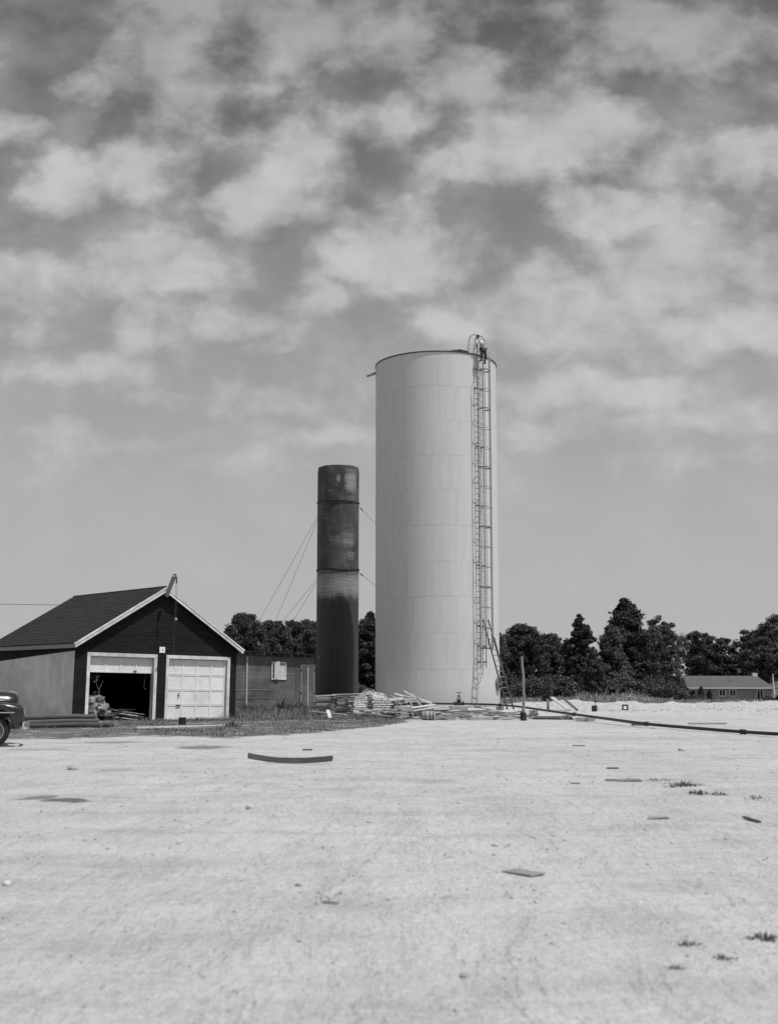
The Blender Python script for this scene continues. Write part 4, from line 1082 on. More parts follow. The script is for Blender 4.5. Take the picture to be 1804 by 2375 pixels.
mb = MB(); mb.span((-.135, -.14, .06), (.02, -.1205, .20)); mb.build('white_patch', 'bright_paint', bx)
for (x, y, s_, lab, rz) in ((1.95, 58.9, .17, 'small pale box on the ground left of the valve', .2),):
    mb = MB(); mb.box((0, 0, 0), (s_, s_, s_)); o = mb.build('small_box', 'concrete'); o.location = (x, y, height(x, y) + .44); o.rotation_euler.z = rz; bevel(o, .015)
    bpy.data.objects.remove(o)
st2 = thing('stub_post', 'pale square stub post behind the pipe near the sand bank', 'post', (8.05, 62.0, height(8.05, 62.0)))
mb = MB(); mb.box((0, 0, .2), (.13, .13, .62)); bevel(mb.build('shaft', 'weathered_wood', st2), .015)
mb = MB(); mb.box((0, 0, .52), (.16, .16, .03)); bevel(mb.build('cap', 'weathered_wood', st2), .01)

# ------------------------------------------------------------------ things lying in the yard
mb = MB(); rings = []
for k in range(13):
    f = k / 12; x = -.74 + 1.48 * f; zc = .075 + .052 * (2 * f - 1) ** 2 + (.02 if f < .3 else 0) * (1 - f / .3); hh = .048; ww = .022
    yc = .05 * math.sin(math.pi * f)
    rings.append([(x, yc - ww, zc - hh), (x, yc + ww, zc - hh), (x, yc + ww, zc + hh), (x, yc - ww, zc + hh)])
mb.loft(rings); o = mb.build('bowed_plank', 'dark_wood'); o.location = (-1.70, 21.15, height(-1.7, 21.15) - .02); o.rotation_euler = (R(-4), R(.6), R(-6)); bevel(o, .006)
tag(o, 'dark bowed plank lying alone in the middle of the yard', 'plank')
def scrap_board(x, y, rz, L, wd, ht, mat, lab, name='wood_scrap', cat='wood scrap', tilt=(0, 0)):
    mb = MB(); mb.box((0, 0, 0), (L, wd, ht)); r9 = random.Random(int(x * 100 + y * 10))
    mb.v = [(p[0] + r9.uniform(-.06, .06) * L, p[1] + r9.uniform(-.1, .1) * wd, p[2]) for p in mb.v]
    o = mb.build(name, mat); o.location = (x, y, height(x, y) + ht / 2 + .004); o.rotation_euler = (tilt[0], tilt[1], rz); bevel(o, .002, 1); return tag(o, lab, cat)
scrap_board(2.74, 12.62, .02, .20, .07, .022, 'weathered_wood', 'short flat board on the gravel right of centre')
scrap_board(3.62, 12.37, -1.5, .44, .035, .02, 'dark_wood', 'dark stick lying near the right edge of the yard')
scrap_board(-1.66, 25.1, .05, .20, .05, .03, 'dark_wood', 'small dark stick beyond the bowed plank')
scrap_board(.98, 9.0, .75, .16, .30, .012, 'card', 'flat dark scrap of tar paper in the foreground', 'paper_scrap', 'scrap')
scrap_board(-.36, 7.83, -.35, .11, .018, .012, 'weathered_wood', 'short dark stick among pale pebbles in the foreground')
scrap_board(-.62, 8.5, .3, .04, .025, .012, 'weathered_wood', 'chip of grey wood near the foreground stick')
fw = thing('lath_scraps', 'broken laths lying together on the gravel before the weeds', 'wood scrap', (3.27, 17.2, height(3.27, 17.2)))
for (x, y, rz, L, wd) in ((0, 0, .0, .5, .1), (.02, .12, .12, .42, .05), (-.05, .2, -.15, .34, .04), (.12, .1, -.3, .25, .03), (-.1, .05, .4, .2, .03)):
    mb = MB(); mb.box((0, 0, 0), (L, wd, .012)); o = mb.build('lath', 'weathered_wood', fw); o.location = (x, y, .012 + .02 * abs(rz)); o.rotation_euler = (rz * .3, rz * .2, rz)
scrap_board(3.55, 19.6, .1, .18, .05, .02, 'dark_wood', 'small dark chip of wood beyond the weed tufts')
scrap_board(2.55, 16.9, .2, .12, .04, .02, 'weathered_wood', 'tiny board left of the broken laths')
scrap_board(4.1, 26.6, .0, .26, .06, .02, 'weathered_wood', 'thin stick far out on the right of the yard')
def rockmesh(seed, s):
    bm = bmesh.new(); bmesh.ops.create_icosphere(bm, subdivisions=2, radius=1)
    for v in bm.verts:
        n = mnoise.noise(v.co * 1.3 + Vector((seed * 3.1, 0, 0))); v.co *= 1 + .35 * n; v.co.z *= .62
    me = bpy.data.meshes.new('rock'); bm.to_mesh(me); bm.free(); me.materials.append(MATS['stone']); return me
for i, (x, y, s_, lab) in enumerate([(-5.07, 19.82, .10, 'pale lump of stone near the left edge of the yard'), (-1.52, 13.54, .06, 'white stone below the bowed plank'), (-1.19, 16.52, .04, 'dark pebble below the bowed plank'),
                                 (5.9, 24.8, .08, 'dark lump of stone far right on the yard'), (.9, 10.5, .035, 'pale pebble in the middle of the foreground'), (-2.6, 8.5, .035, 'small dark stone in the left foreground'),
                                 (.35, 5.85, .03, 'pale stone at the bottom of the foreground'), (-2.1, 14.4, .03, 'little pale stone left of the white stone'), (-.2, 12.4, .025, 'small pale stone in mid foreground')]):
    o = link('stone', rockmesh(i, s_)); o.location = (x, y, height(x, y) + s_ * .3); o.scale = (s_, s_ * .8, s_); o.rotation_euler.z = i * 1.7; tag(o, lab, 'stone')

# loose gravel over the yard
rs = np.random.RandomState(8)
bm = bmesh.new(); bmesh.ops.create_icosphere(bm, subdivisions=1, radius=1); tv = np.array([v.co[:] for v in bm.verts]); tf = np.array([[v.index for v in f.verts] for f in bm.faces]); bm.free()
V = []; F = []; cnt = 0
def add_pebble(x, y, s_):
    global cnt
    v = tv * (1 + rs.uniform(-.3, .3, (len(tv), 1))) * np.array([rs.uniform(.7, 1.3), rs.uniform(.7, 1.3), rs.uniform(.45, .8)]) * s_
    V.append(v + np.array([x, y, height(x, y) + s_ * .15])); F.append(tf + cnt); cnt += len(tv)
for k in range(3600):
    d = 4.2 * math.exp(rs.rand() * math.log(34 / 4.2)); x = rs.uniform(-.36, .36) * d
    if mnoise.noise((x * .35, d * .3, 5)) + rs.rand() * .9 > .28: add_pebble(x, d, rs.choice([.003, .0045, .006, .009, .014], p=[.32, .3, .22, .12, .04]) * (1 + d / 22) * min(1, .35 + d / 16))
for k in range(1600):                             # stony spoil on the bank
    x = rs.uniform(7, 30); y = rs.uniform(56, 80)
    if mnoise.noise((x * .3, y * .2, 2)) + rs.rand() > .35: add_pebble(x, y, rs.uniform(.015, .06))
for k in range(420):
    add_pebble(-.9 + rs.normal() * .9, 57.9 + rs.normal() * .6, rs.uniform(.012, .05))
for k in range(130):
    add_pebble(-.35 + rs.normal() * .22, 8.0 + rs.normal() * .35, rs.uniform(.004, .010))
o = link('gravel', npmesh('gravel', np.concatenate(V), np.concatenate(F).ravel(), 3, 'stone')); tag(o, 'loose pale gravel scattered over the yard', kind='stuff')

# ------------------------------------------------------------------ grass and weeds
def blades(spots, name, mat, label, parent=None, wide=.012):
    """spots: list of (x, y, height, lean)"""
    V = []; F = []; c = 0
    for (x, y, h, ln) in spots:
        z = height(x, y) - .02; a = rs.rand() * 6.283; wv = wide * (0.6 + .8 * rs.rand()) * (1 + h)
        dx, dy = math.cos(a), math.sin(a); lx, ly = ln * h * math.cos(a + 1.3), ln * h * math.sin(a + 1.3)
        V += [(x - dx * wv, y - dy * wv, z), (x + dx * wv, y + dy * wv, z), (x + dx * wv * .8 + lx * .35, y + dy * wv * .8 + ly * .35, z + h * .55), (x - dx * wv * .8 + lx * .35, y - dy * wv * .8 + ly * .35, z + h * .55), (x + lx, y + ly, z + h * (1 - .3 * ln))]
        F += [c, c + 1, c + 2, c, c + 2, c + 3, c + 3, c + 2, c + 4]; c += 5
    o = link(name, npmesh(name, V, F, 3, mat), parent)
    if label: tag(o, label, kind='stuff')
    return o
sp1 = []; sp2 = []; sp3 = []
tries = 0
while len(sp1) < 26000 and tries < 400000:
    tries += 1
    y = rs.uniform(29, 63); x = rs.uniform(-.36 * y, 1.5)
    g = grass_mask(x, y)
    dgx, dgy = x - GX, y - GY; u = dgx * math.cos(GT) + dgy * math.sin(GT); vv = -dgx * math.sin(GT) + dgy * math.cos(GT)
    if vv > -.1 and -.2 < u < W_ + .1 and vv < L_: continue
    if (-.75 < vv < 0) and (0 < u < W_): g *= .06
    sdx, sdy = x + 7.82, y - 62; su = sdx * math.cos(SA) + sdy * math.sin(SA); sv = -sdx * math.sin(SA) + sdy * math.cos(SA)
    if sv > -.05 and su > -.4: continue
    n_ = mnoise.noise((x * .7, y * .35, 3.3)) + .5 * mnoise.noise((x * 2.1, y * 1.2, 8.1))
    dense = g - .42 + n_ * .75
    if y < 41: dense -= .20
    if rs.rand() > dense * 1.8: continue
    tall = .035 + .05 * rs.rand() + .07 * max(0, n_)
    if y > 44: tall += .03 + .06 * rs.rand()
    if y > 48 and x < -2.9: tall += (.04 + .34 * rs.rand()) * max(.15, .5 + 1.1 * mnoise.noise((x * .9, y * .5, 2.2)))
    if vv > -1.1 and 0 < u < W_: tall *= .6
    if x > .6: continue
    sp1.append((x, y, tall, rs.uniform(.1, .8)))
blades(sp1, 'yard_grass', 'grass', 'rough grass and weeds in front of the garage and shed', wide=.009)
for s_ in sp1:
    if rs.rand() < .05 and s_[1] > 42: sp2.append((s_[0], s_[1], s_[2] * 1.15 + .03, .25))
blades(sp2, 'dry_stalks', 'dry_weed', 'pale dry seed stalks among the weeds by the shed', wide=.010)
# field beyond the bank
sp4 = []; sp5 = []
for k in range(110000):
    y = 80 * math.exp(rs.rand() * math.log(200 / 80)); x = rs.uniform(-.14, .40) * y
    if grass_mask(x, y) < .5: continue
    if (x - TANK.x) ** 2 + (y - TANK.y) ** 2 < 18 or (x - OLD.x) ** 2 + (y - OLD.y) ** 2 < 3: continue
    if 211 < y < 228 and 50 < x < 86: continue
    n_ = mnoise.noise((x * .16, y * .10, 1.1)); 
    if rs.rand() > .75 + n_: continue
    tall = (.12 + .34 * rs.rand() ** 1.5) * (1 + .7 * n_) * (1 + .3 * sst(y, 90, 130)) * (.55 + 1.7 * max(0, mnoise.noise((x * .42, y * .12, 9.3)) + .12)) * (.62 if x > .232 * y else 1)
    sp4.append((x, y, tall, rs.uniform(.2, 1.1)))
    if rs.rand() < .03 and y > 84: sp5.append((x, y, tall * 1.5, .3))
blades(sp4, 'field_weeds', 'field_weed', 'field of tall weeds beyond the sand bank', wide=.028)
blades(sp5, 'field_stalks', 'dry_weed', 'pale dry stalks standing in the far field', wide=.016)
sp6 = [(-1.0 + rs.normal() * .75, 58.2 + rs.normal() * .5, rs.uniform(.03, .15), .7) for k in range(420)]
blades(sp6, 'heap_grass', 'dry_weed', 'dry grass on top of the sand heap by the tank', wide=.012)
def leaf_tuft(x, y, r, n, h, lab, mat='weed_dark', name='weed_tuft', cat='weed', wide=.006):
    t = thing(name, lab, cat, (0, 0, 0), group=None)
    s_ = []
    for k in range(n):
        ex, ey = rs.normal(), rs.normal(); s_.append((x + ex * r, y + ey * r, h * rs.uniform(.25, 1.1) * (.25 + .75 * math.exp(-.6 * (ex * ex + ey * ey))), rs.uniform(.3, 1.4)))
    blades(s_, 'blades', mat, None, t, wide)['kind'] = 'stuff'; t.location = (0, 0, 0); return t
leaf_tuft(3.95, 16.5, .17, 300, .13, 'grey weed tuft, the upper one right of the broken laths')
leaf_tuft(3.82, 15.3, .09, 200, .12, 'darkest little rosette of weed on the right of the yard')
leaf_tuft(4.06, 15.2, .08, 90, .11, 'thin weed tuft to the right of the dark rosette')
leaf_tuft(3.75, 17.3, .18, 160, .09, 'low flat weed tuft just above the broken lath scraps')
leaf_tuft(3.7, 16.2, .10, 110, .08, 'sparse weed tuft between the laths and the dark rosette')
leaf_tuft(4.35, 14.7, .12, 90, .09, 'weed tuft close to the right edge of the picture')
leaf_tuft(1.58, 6.62, .06, 200, .055, 'blurred dark weed in the right foreground, topmost of the four')
leaf_tuft(2.02, 6.74, .08, 260, .07, 'blurred dark weed at the right edge of the foreground')
leaf_tuft(1.67, 6.27, .055, 180, .055, 'blurred dark weed in the right foreground, third of the four')
leaf_tuft(1.37, 6.03, .032, 120, .045, 'blurred small dark weed leftmost of the four in the right foreground')
leaf_tuft(6.75, 46.4, .17, 160, .30, 'bushy clump of grass growing under the black pipe', 'grass', 'grass_clump', 'grass clump', .01)
leaf_tuft(6.45, 46.2, .14, 80, .22, 'low grass clump left of the bushy one under the pipe', 'grass', 'grass_clump', 'grass clump', .01)
leaf_tuft(-4.9, 38.2, .16, 110, .40, 'tall dark weed by the right jamb of the closed door', 'weed_dark', 'weed_tuft', 'weed', .012)
leaf_tuft(-8.72, 38.0, .14, 110, .35, 'dark weed at the end of the three poles', 'weed_dark', 'weed_tuft', 'weed', .012)
leaf_tuft(-5.35, 61.0, .30, 160, 1.0, 'tall dark weed against the shed wall below the window', 'weed_dark', 'weed_tuft', 'weed', .02)
leaf_tuft(-4.55, 62.2, .34, 160, .8, 'dark weeds against the shed wall left of its door', 'weed_dark', 'weed_tuft', 'weed', .02)
leaf_tuft(-6.9, 60.6, .25, 140, .8, 'dark weed against the shed wall by its corner post', 'weed_dark', 'weed_tuft', 'weed', .02)

# ------------------------------------------------------------------ trees
def leaf_cloud(cents, rads, per, size, seed, flat=.8):
    r_ = np.random.RandomState(seed); V = []; n = 0
    for c, rad, m_ in zip(cents, rads, per):
        d = r_.normal(size=(m_, 3)); d /= np.linalg.norm(d, axis=1)[:, None]
        rr_ = rad * (.25 + 1.0 * r_.rand(m_, 1)); p = np.asarray(c) + d * rr_ * np.array([1, 1, flat])
        nrm = d * .7 + np.array([0, 0, .25]) + r_.normal(size=(m_, 3)) * .8; nrm /= np.linalg.norm(nrm, axis=1)[:, None]
        a = np.cross(nrm, r_.normal(size=(m_, 3))); a /= np.linalg.norm(a, axis=1)[:, None]; b = np.cross(nrm, a)
        s = size * (.6 + .8 * r_.rand(m_, 1))
        V.append(np.stack([p - a * s, p - b * s * .55, p + a * s, p + b * s * .55], 1).reshape(-1, 3)); n += m_
    V = np.concatenate(V); return V, np.arange(len(V))
def crown_mesh(kind, seed, h, wd, mat, dens=1.0, leaf=.16):
    r_ = random.Random(seed); C = []; Rd_ = []
    n = int({'round': 250, 'column': 230, 'cone': 270, 'loose': 150, 'bush': 60}[kind])
    for k in range(n):
        f = r_.random(); a = r_.random() * 6.283
        if kind == 'round': z = .04 + .93 * f; prof = (math.sin(math.pi * min(1, (.22 + .76 * f))) ** .55)
        elif kind == 'column': z = .03 + .95 * f; prof = (1 - f ** 3.0) ** .8 * (.8 + .2 * math.sin(f * 3))
        elif kind == 'cone': z = .03 + .95 * f; prof = (1 - f) ** .62 * .98 + .05
        elif kind == 'loose': z = .08 + .89 * f; prof = math.sin(math.pi * (.18 + .74 * f)) ** .6 * r_.uniform(.75, 1.12)
        else: z = .05 + .75 * f; prof = math.sqrt(max(0, 1 - f * f))
        lob = 1 + .42 * mnoise.noise((math.cos(a) * 1.2 + seed, math.sin(a) * 1.2, z * 3.5)) + .2 * mnoise.noise((math.cos(a) * 3 + seed, math.sin(a) * 3, z * 9))
        rad = wd / 2 * prof * lob * (r_.random() ** .38)
        top = 1 + .06 * mnoise.noise((math.cos(a) * 2 + seed * 2, math.sin(a) * 2, rad))
        C.append((rad * math.cos(a), rad * math.sin(a), z * h * top)); Rd_.append(wd * r_.uniform(.05, .11) * (.75 if f > .9 else 1) * (1.6 if kind == 'bush' else 1))
    if kind != 'bush':
        for k in range(n // 3):                       # inner boughs
            f = r_.random(); a = r_.random() * 6.283; rad = wd * .22 * math.sqrt(r_.random()) * (1 - .5 * f); C.append((rad * math.cos(a), rad * math.sin(a), (.04 + .80 * f) * h)); Rd_.append(wd * .12)
    m_ = max(40, int(165 * dens))
    V, F = leaf_cloud(C, Rd_, [int(m_ * r_.uniform(.5, 1.3)) for _ in C], leaf, seed, .75)
    return npmesh('crown', V, F, 4, mat), C
def trunk_mesh(seed, h, wd, C, stems=14):
    r_ = random.Random(seed + 9); mb = MB(); b = h * .018
    pts = [(0, 0, -.6), (0, 0, .12 * h), (r_.uniform(-.1, .1), r_.uniform(-.1, .1), .45 * h), (r_.uniform(-.2, .2), r_.uniform(-.2, .2), .85 * h)]
    mb.tube(pts, [b * 1.2, b, b * .6, b * .15], 8)
    for k in range(stems):
        c = Vector(r_.choice(C)); z0_ = min(c.z * .6, .6 * h); mb.tube([(0, 0, z0_), tuple(Vector((c.x * .5, c.y * .5, (z0_ + c.z) / 2 + .2))), tuple(c)], [b * .35, b * .22, b * .06], 5)
    return mb.mesh('trunk', 'bark', True)
PROTO = {}
def proto(kind, seed, mat):
    key = (kind, seed, mat)
    if key not in PROTO:
        h, wd = {'round': (10, 7), 'column': (10, 4.4), 'cone': (10, 6), 'loose': (10, 6.5), 'bush': (2, 2.4)}[kind]
        cm, C = crown_mesh(kind, seed, h, wd, mat, {'loose': .8, 'bush': 1.0}.get(kind, 1.0), .135 if kind != 'bush' else .075)
        PROTO[key] = (cm, trunk_mesh(seed, h, wd, C), h, wd)
    return PROTO[key]
def tree(kind, seed, mat, x, y, ztop, wd, lab, rz=0.0, name='tree', cat='tree', group='trees along the edge of the field'):
    cm, tm, h, w0 = proto(kind, seed, mat); z = height(x, y)
    t = thing(name, lab, cat, (x, y, z), (0, 0, rz), group)
    k = (ztop - z) / h; t.scale = (wd / w0, wd / w0, k)
    link('crown', cm, t); link('trunk', tm, t); return t
TREES = [
 ('round', 1, 'leaf_dark', -17.9, 150, 9.9, 7.2, 'round dark tree showing just right of the garage roof'),
 ('round', 2, 'leaf_mid', -14.9, 158, 9.6, 7.0, 'round dark tree behind the shed roof, second from the garage'),
 ('round', 3, 'leaf_dark', -12.3, 165, 10.2, 7.2, 'round dark tree behind the shed roof, third from the garage'),
 ('round', 1, 'leaf_mid', -9.3, 155, 9.2, 6.4, 'dark tree partly hidden by the left side of the standpipe'),
 ('round', 2, 'leaf_dark', -5.2, 168, 9.3, 6.5, 'dark tree hidden behind the standpipe'),
 ('column', 4, 'leaf_dark', -2.5, 160, 10.6, 6.2, 'dark tree in the gap between the standpipe and the tank'),
 ('round', 3, 'leaf_mid', 14.2, 168, 8.9, 6.6, 'dark tree at the right edge of the tank'),
 ('round', 1, 'leaf_dark', 18.6, 170, 9.5, 8.0, 'broad dark tree right of the tank behind the bare post'),
 ('round', 2, 'leaf_mid', 24.0, 182, 8.9, 7.0, 'lower tree between the broad tree and the columnar one'),
 ('column', 5, 'leaf_dark', 25.9, 165, 10.4, 5.4, 'tall dense columnar tree in the middle of the right-hand woods'),
 ('cone', 6, 'leaf_dark', 34.2, 175, 13.3, 10.2, 'tallest and darkest tree, with a pointed crown'),
 ('cone', 7, 'leaf_mid', 30.9, 168, 9.4, 6.2, 'shorter pointed tree at the left foot of the tallest one'),
 ('loose', 8, 'leaf_mid', 42.7, 190, 11.5, 7.4, 'open crowned tree just right of the tallest one'),
 ('loose', 9, 'leaf_dark', 60.4, 238, 11.5, 10.0, 'open crowned tree above the left end of the house'),
 ('loose', 8, 'leaf_dark', 64.5, 240, 10.4, 11.5, 'loose leafy tree rising behind the house roof'),
 ('round', 2, 'leaf_mid', 67.5, 248, 6.6, 8.5, 'low tree in the gap behind the middle of the house roof'),
 ('round', 3, 'leaf_dark', 43.5, 200, 7.4, 8.0, 'dark filling tree behind the shrubs left of the house'),
 ('round', 3, 'leaf_mid', 38.6, 188, 8.0, 7.0, 'dark tree half hidden at the right foot of the tallest one'),
 ('loose', 9, 'leaf_mid', 70.8, 232, 10.2, 9.5, 'open tree behind the chimney of the house'),
 ('round', 1, 'leaf_mid', 77.0, 236, 14.6, 13.0, 'big tree at the right edge of the picture'),
 ('loose', 8, 'leaf_dark', 72.5, 240, 12.6, 9.0, 'tall loose tree left of the big one at the right edge'),
 ('round', 2, 'leaf_dark', 86.0, 240, 14.0, 12.0, 'big tree just past the right edge of the picture'),
 ('round', 3, 'leaf_dark', -23.5, 168, 9.2, 7.0, 'dark tree hidden behind the garage roof'),
 ('round', 1, 'leaf_dark', 9.0, 172, 9.0, 8.0, 'dark tree hidden behind the tank'),
 ('round', 2, 'leaf_dark', 3.5, 170, 9.0, 8.0, 'dark tree hidden behind the left of the tank'),
]
for i, (kd, sd, mt, x, y, zt, wd, lab) in enumerate(TREES):
    if 'hidden behind the tank' in lab or 'hidden behind the garage' in lab or 'left of the tank' in lab: continue
    tree(kd, sd, mt, x, y, zt, wd, lab, rz=i * 1.9)
tree('column', 5, 'leaf_mid', 22.0, 131, 5.1, 2.9, 'slender pale green cedar in front of the columnar tree', .5, 'cedar', 'cedar')
# undergrowth
r7 = random.Random(21)
shr = []
for k in range(34):
    y = r7.uniform(140, 172); x = (.085 + .135 * k / 33) * y + r7.uniform(-.4, .4)
    shr.append((x, y, r7.uniform(1.6, 4.2), r7.uniform(3.0, 5.2)))
for k in range(12):
    shr.append((-20 + 19 * k / 11, r7.uniform(138, 150), r7.uniform(1.2, 3.4), r7.uniform(3, 4.6)))
for i, (x, y, hh, wd) in enumerate(shr):
    tree('bush', 30 + i % 3, ('leaf_dark', 'leaf_mid')[i % 2], x, y, height(x, y) + hh, wd, 'dark shrub in the undergrowth along the foot of the woods', i * .7, 'shrub', 'shrub', 'undergrowth shrubs')
for (x, y, hh, wd, mt, lab) in ((37.2, 168, 4.2, 5.5, 'leaf_mid', 'broad bush below the tallest tree'), (42.0, 178, 3.5, 3.6, 'leaf_dark', 'dark bush at the left corner of the house'),
                              (37.3, 150, 1.5, 3.4, 'leaf_mid', 'low rounded bush in front of the left end of the house'),
                              (34.5, 150, 3.0, 4.5, 'leaf_mid', 'bush in front of the tallest tree'), (64.6, 208, 1.3, 2.5, 'leaf_mid', 'low bush beside the right window of the house'),
                              (67.0, 208, 1.9, 2.6, 'leaf_mid', 'bush beside the white pole at the end of the house'), (16.5, 140, 3.4, 5.0, 'leaf_mid', 'bush beside the right edge of the tank')):
    tree('bush', 31, mt, x, y, height(x, y) + hh, wd, lab, x, 'bush', 'bush', 'bushes by the house and woods')
for (x, y, zt, wd, lab) in ((53.9, 211, .30, 1.7, 'taller of two clipped conical evergreens before the house'), (55.1, 210, -.25, 1.5, 'shorter of two clipped conical evergreens before the house')):
    tree('cone', 6, 'leaf_dark', x, y, zt + .55, wd, lab, x, 'conical_evergreen', 'evergreen', 'evergreens by the house')
# pale sapling and dead branches in front of the woods
tree('loose', 9, 'leaf_pale', 10.9, 84, 1.75, 1.0, 'small pale sapling standing in the weeds right of the post', 2, 'young_tree', 'sapling')
db = thing('dead_branches', 'pale dead branches lying at the foot of the cedar', 'branches', (20.6, 118, height(20.6, 118)))
mb = MB()
for k in range(12):
    x = r7.uniform(-1.5, 2.2); p = Vector((x, r7.uniform(-.5, .5), .1)); pts = [p]
    d = Vector((r7.uniform(-.6, .9), 0, r7.uniform(.2, .7)))
    for q in range(4): p = p + d * .45 + Vector((0, r7.uniform(-.1, .1), r7.uniform(-.2, .12))); pts.append(p)
    mb.tube(pts, [.05, .045, .035, .025, .012], 5)
mb.build('branch', 'weathered_wood', db, True)
dead = thing('dead_tree', 'bare dead treetop showing left of the big right-hand tree', 'dead tree', (73.3, 228, height(73.3, 228)))
mb = MB(); mb.tube([(0, 0, -.3), (.1, 0, 7), (-.1, 0, 14.2)], [.22, .15, .03], 6)
for k in range(26):
    z = r7.uniform(7, 13.6); a = r7.uniform(0, 6.28); L_b = (15.5 - z) * r7.uniform(.25, .5); mb.tube([(0, 0, z), (math.cos(a) * L_b * .5, math.sin(a) * L_b * .5, z + L_b * .45), (math.cos(a) * L_b * .8, math.sin(a) * L_b * .8, z + L_b)], [.05, .035, .012], 5)
mb.build('branches', 'twig', dead, True)

# ------------------------------------------------------------------ distant house
hz = -1.85
house = thing('house', 'low single-storey house with a long plain roof beyond the field', 'house', (52.8, 216, hz))
HL, HDp = 15.0, 7.5
mb = MB(); mb.span((1.4, 0, -.3), (HL, HDp, 2.42)); mb.build('wall', 'house_wall', house)
mb = MB(); mb.span((.15, .9, -.3), (1.399, HDp - .5, 2.42)); mb.build('porch_wall', 'interior', house)
for x in (.2,):
    mb = MB(); mb.box((x, .12, 1.0), (.12, .12, 2.8)); mb.build('porch_post', 'house_white', house)
mb = MB(); mb.span((.1, .02, 1.98), (1.395, .14, 2.16)); mb.build('porch_beam', 'house_white', house)
rz0, rz1 = 2.45, 4.55
mb = MB(); e0, e1 = -.5, HDp + .5; mid = HDp / 2
xl, xr = -.25, HL + .25; xrr = HL - 1.6
mb.add([(xl, e0, rz0), (xr, e0, rz0), (xr, e1, rz0), (xl, e1, rz0), (xl + .45, mid, rz1), (xrr, mid, rz1), (xl, e0, rz0 - .08), (xr, e0, rz0 - .08), (xr, e1, rz0 - .08), (xl, e1, rz0 - .08)],
       [(0, 1, 5, 4), (1, 2, 5), (2, 3, 4, 5), (3, 0, 4), (6, 9, 8, 7), (0, 6, 7, 1), (1, 7, 8, 2), (2, 8, 9, 3), (3, 9, 6, 0)])
hr = mb.build('roof', 'house_roof', house)
mb = MB(); mb.box((13.1, mid + .1, rz1 + .05), (.85, .7, .9)); mb.build('chimney', 'house_white', hr)
mb = MB(); mb.cyl((8.0, 1.6, 3.2), (8.0, 1.6, 3.75), .07, n=8); mb.build('vent_pipe', 'iron', hr)
mb = MB(); mb.span((xl, e0 - .03, rz0 - .17), (xr, e0 - .002, rz0 + .02)); mb.build('fascia', 'house_white', house)
def hwin(x, wd, z0, z1, panes):
    f = bpy.data.objects.new('window', None); COL.objects.link(f); f.parent = house
    for a, b_ in (((x - wd / 2 - .13, -.06, z0 - .13), (x + wd / 2 + .13, -.001, z0)), ((x - wd / 2 - .13, -.06, z1), (x + wd / 2 + .13, -.001, z1 + .12)), ((x - wd / 2 - .13, -.06, z0 + .001), (x - wd / 2, -.001, z1 - .001)), ((x + wd / 2, -.06, z0 + .001), (x + wd / 2 + .13, -.001, z1 - .001)), ((x - .045, -.05, z0 + .001), (x + .045, -.001, z1 - .001))):
        mb = MB(); mb.span(a, b_); mb.build('frame', 'house_white', f)
    for s_ in (-1, 1):
        mb = MB(); xa = x + s_ * (wd / 4 + .02); mb.span((xa - wd / 4 + .03, -.02, z0 + .002), (xa + wd / 4 - .03, -.002, z1 - .002)); mb.build('pane', 'window_glass', f)
hwin(6.1, .95, 1.05, 2.05, 2); hwin(7.95, .95, 1.05, 2.05, 2); hwin(12.75, .95, .35, 2.05, 2)
# white pole and the wing beyond it
pole = thing('pole', 'white pole standing at the right end of the house', 'pole', (66.95, 212.5, height(66.95, 212.5)))
mb = MB(); mb.tube([(.0, 0, -.4), (.0, 0, 1.5), (-.12, 0, 4.9)], [.22, .19, .07], 10); mb.build('shaft', 'house_white', pole, True)
wing = thing('garage_wing', 'white-walled building with a dark roof at the right edge behind the pole', 'building', (69.2, 219, hz))
mb = MB(); mb.span((0, 0, -.3), (12, 7, 2.35)); mb.build('wall', 'house_white', wing)
mb = MB(); mb.add([(-.6, -.5, 2.4), (12.6, -.5, 2.4), (12.6, 7.5, 2.4), (-.6, 7.5, 2.4), (2.6, 3.5, 4.0), (10, 3.5, 4.0)], [(0, 1, 5, 4), (1, 2, 5), (2, 3, 4, 5), (3, 0, 4), (0, 3, 2, 1)]); mb.build('roof', 'house_roof', wing)
for x in (.6, 3.2):
    mb = MB(); mb.span((x, -.04, 1.0), (x + 1.1, -.002, 1.95)); mb.build('window', 'window_glass', wing)
    mb = MB(); mb.span((x - .05, -.06, 1.44), (x + 1.15, -.041, 1.50)); mb.build('window_bar', 'house_white', wing)

# ------------------------------------------------------------------ pickup truck at the left edge
tr = thing('pickup_truck', 'glossy black old pickup truck with only its nose in the picture', 'truck', (-8.72, 27.12, height(-8.5, 27.1)), (0, 0, R(16.5)))
def superring(x, hw, z0, z1, n=20, p=2.6, yc=0.0):
    out = []; zc = (z0 + z1) / 2; hh = (z1 - z0) / 2
    for k in range(n):
        t = 2 * math.pi * k / n; c, s_ = math.cos(t), math.sin(t)
        out.append((x, yc + hw * math.copysign(abs(c) ** (2 / p), c), zc + hh * math.copysign(abs(s_) ** (2 / p), s_)))
    return out
mb = MB(); mb.loft([superring(-1.05, .50, .55, 1.21), superring(-.6, .47, .55, 1.205), superring(-.1, .43, .55, 1.19), superring(.25, .39, .55, 1.165), superring(.42, .35, .55, 1.14), superring(.485, .29, .58, 1.08), superring(.50, .2, .64, .98)])
hood = mb.build('hood', 'black_paint', tr, 'all')
for s_ in (-1, 1):
    mb = MB(); mb.tube([(-1.0, s_ * .503, 1.00), (-.4, s_ * .468, 1.0), (.12, s_ * .425, .99), (.30, s_ * .397, .985)], .011, 6); mb.build('side_trim', 'chrome', hood, True)
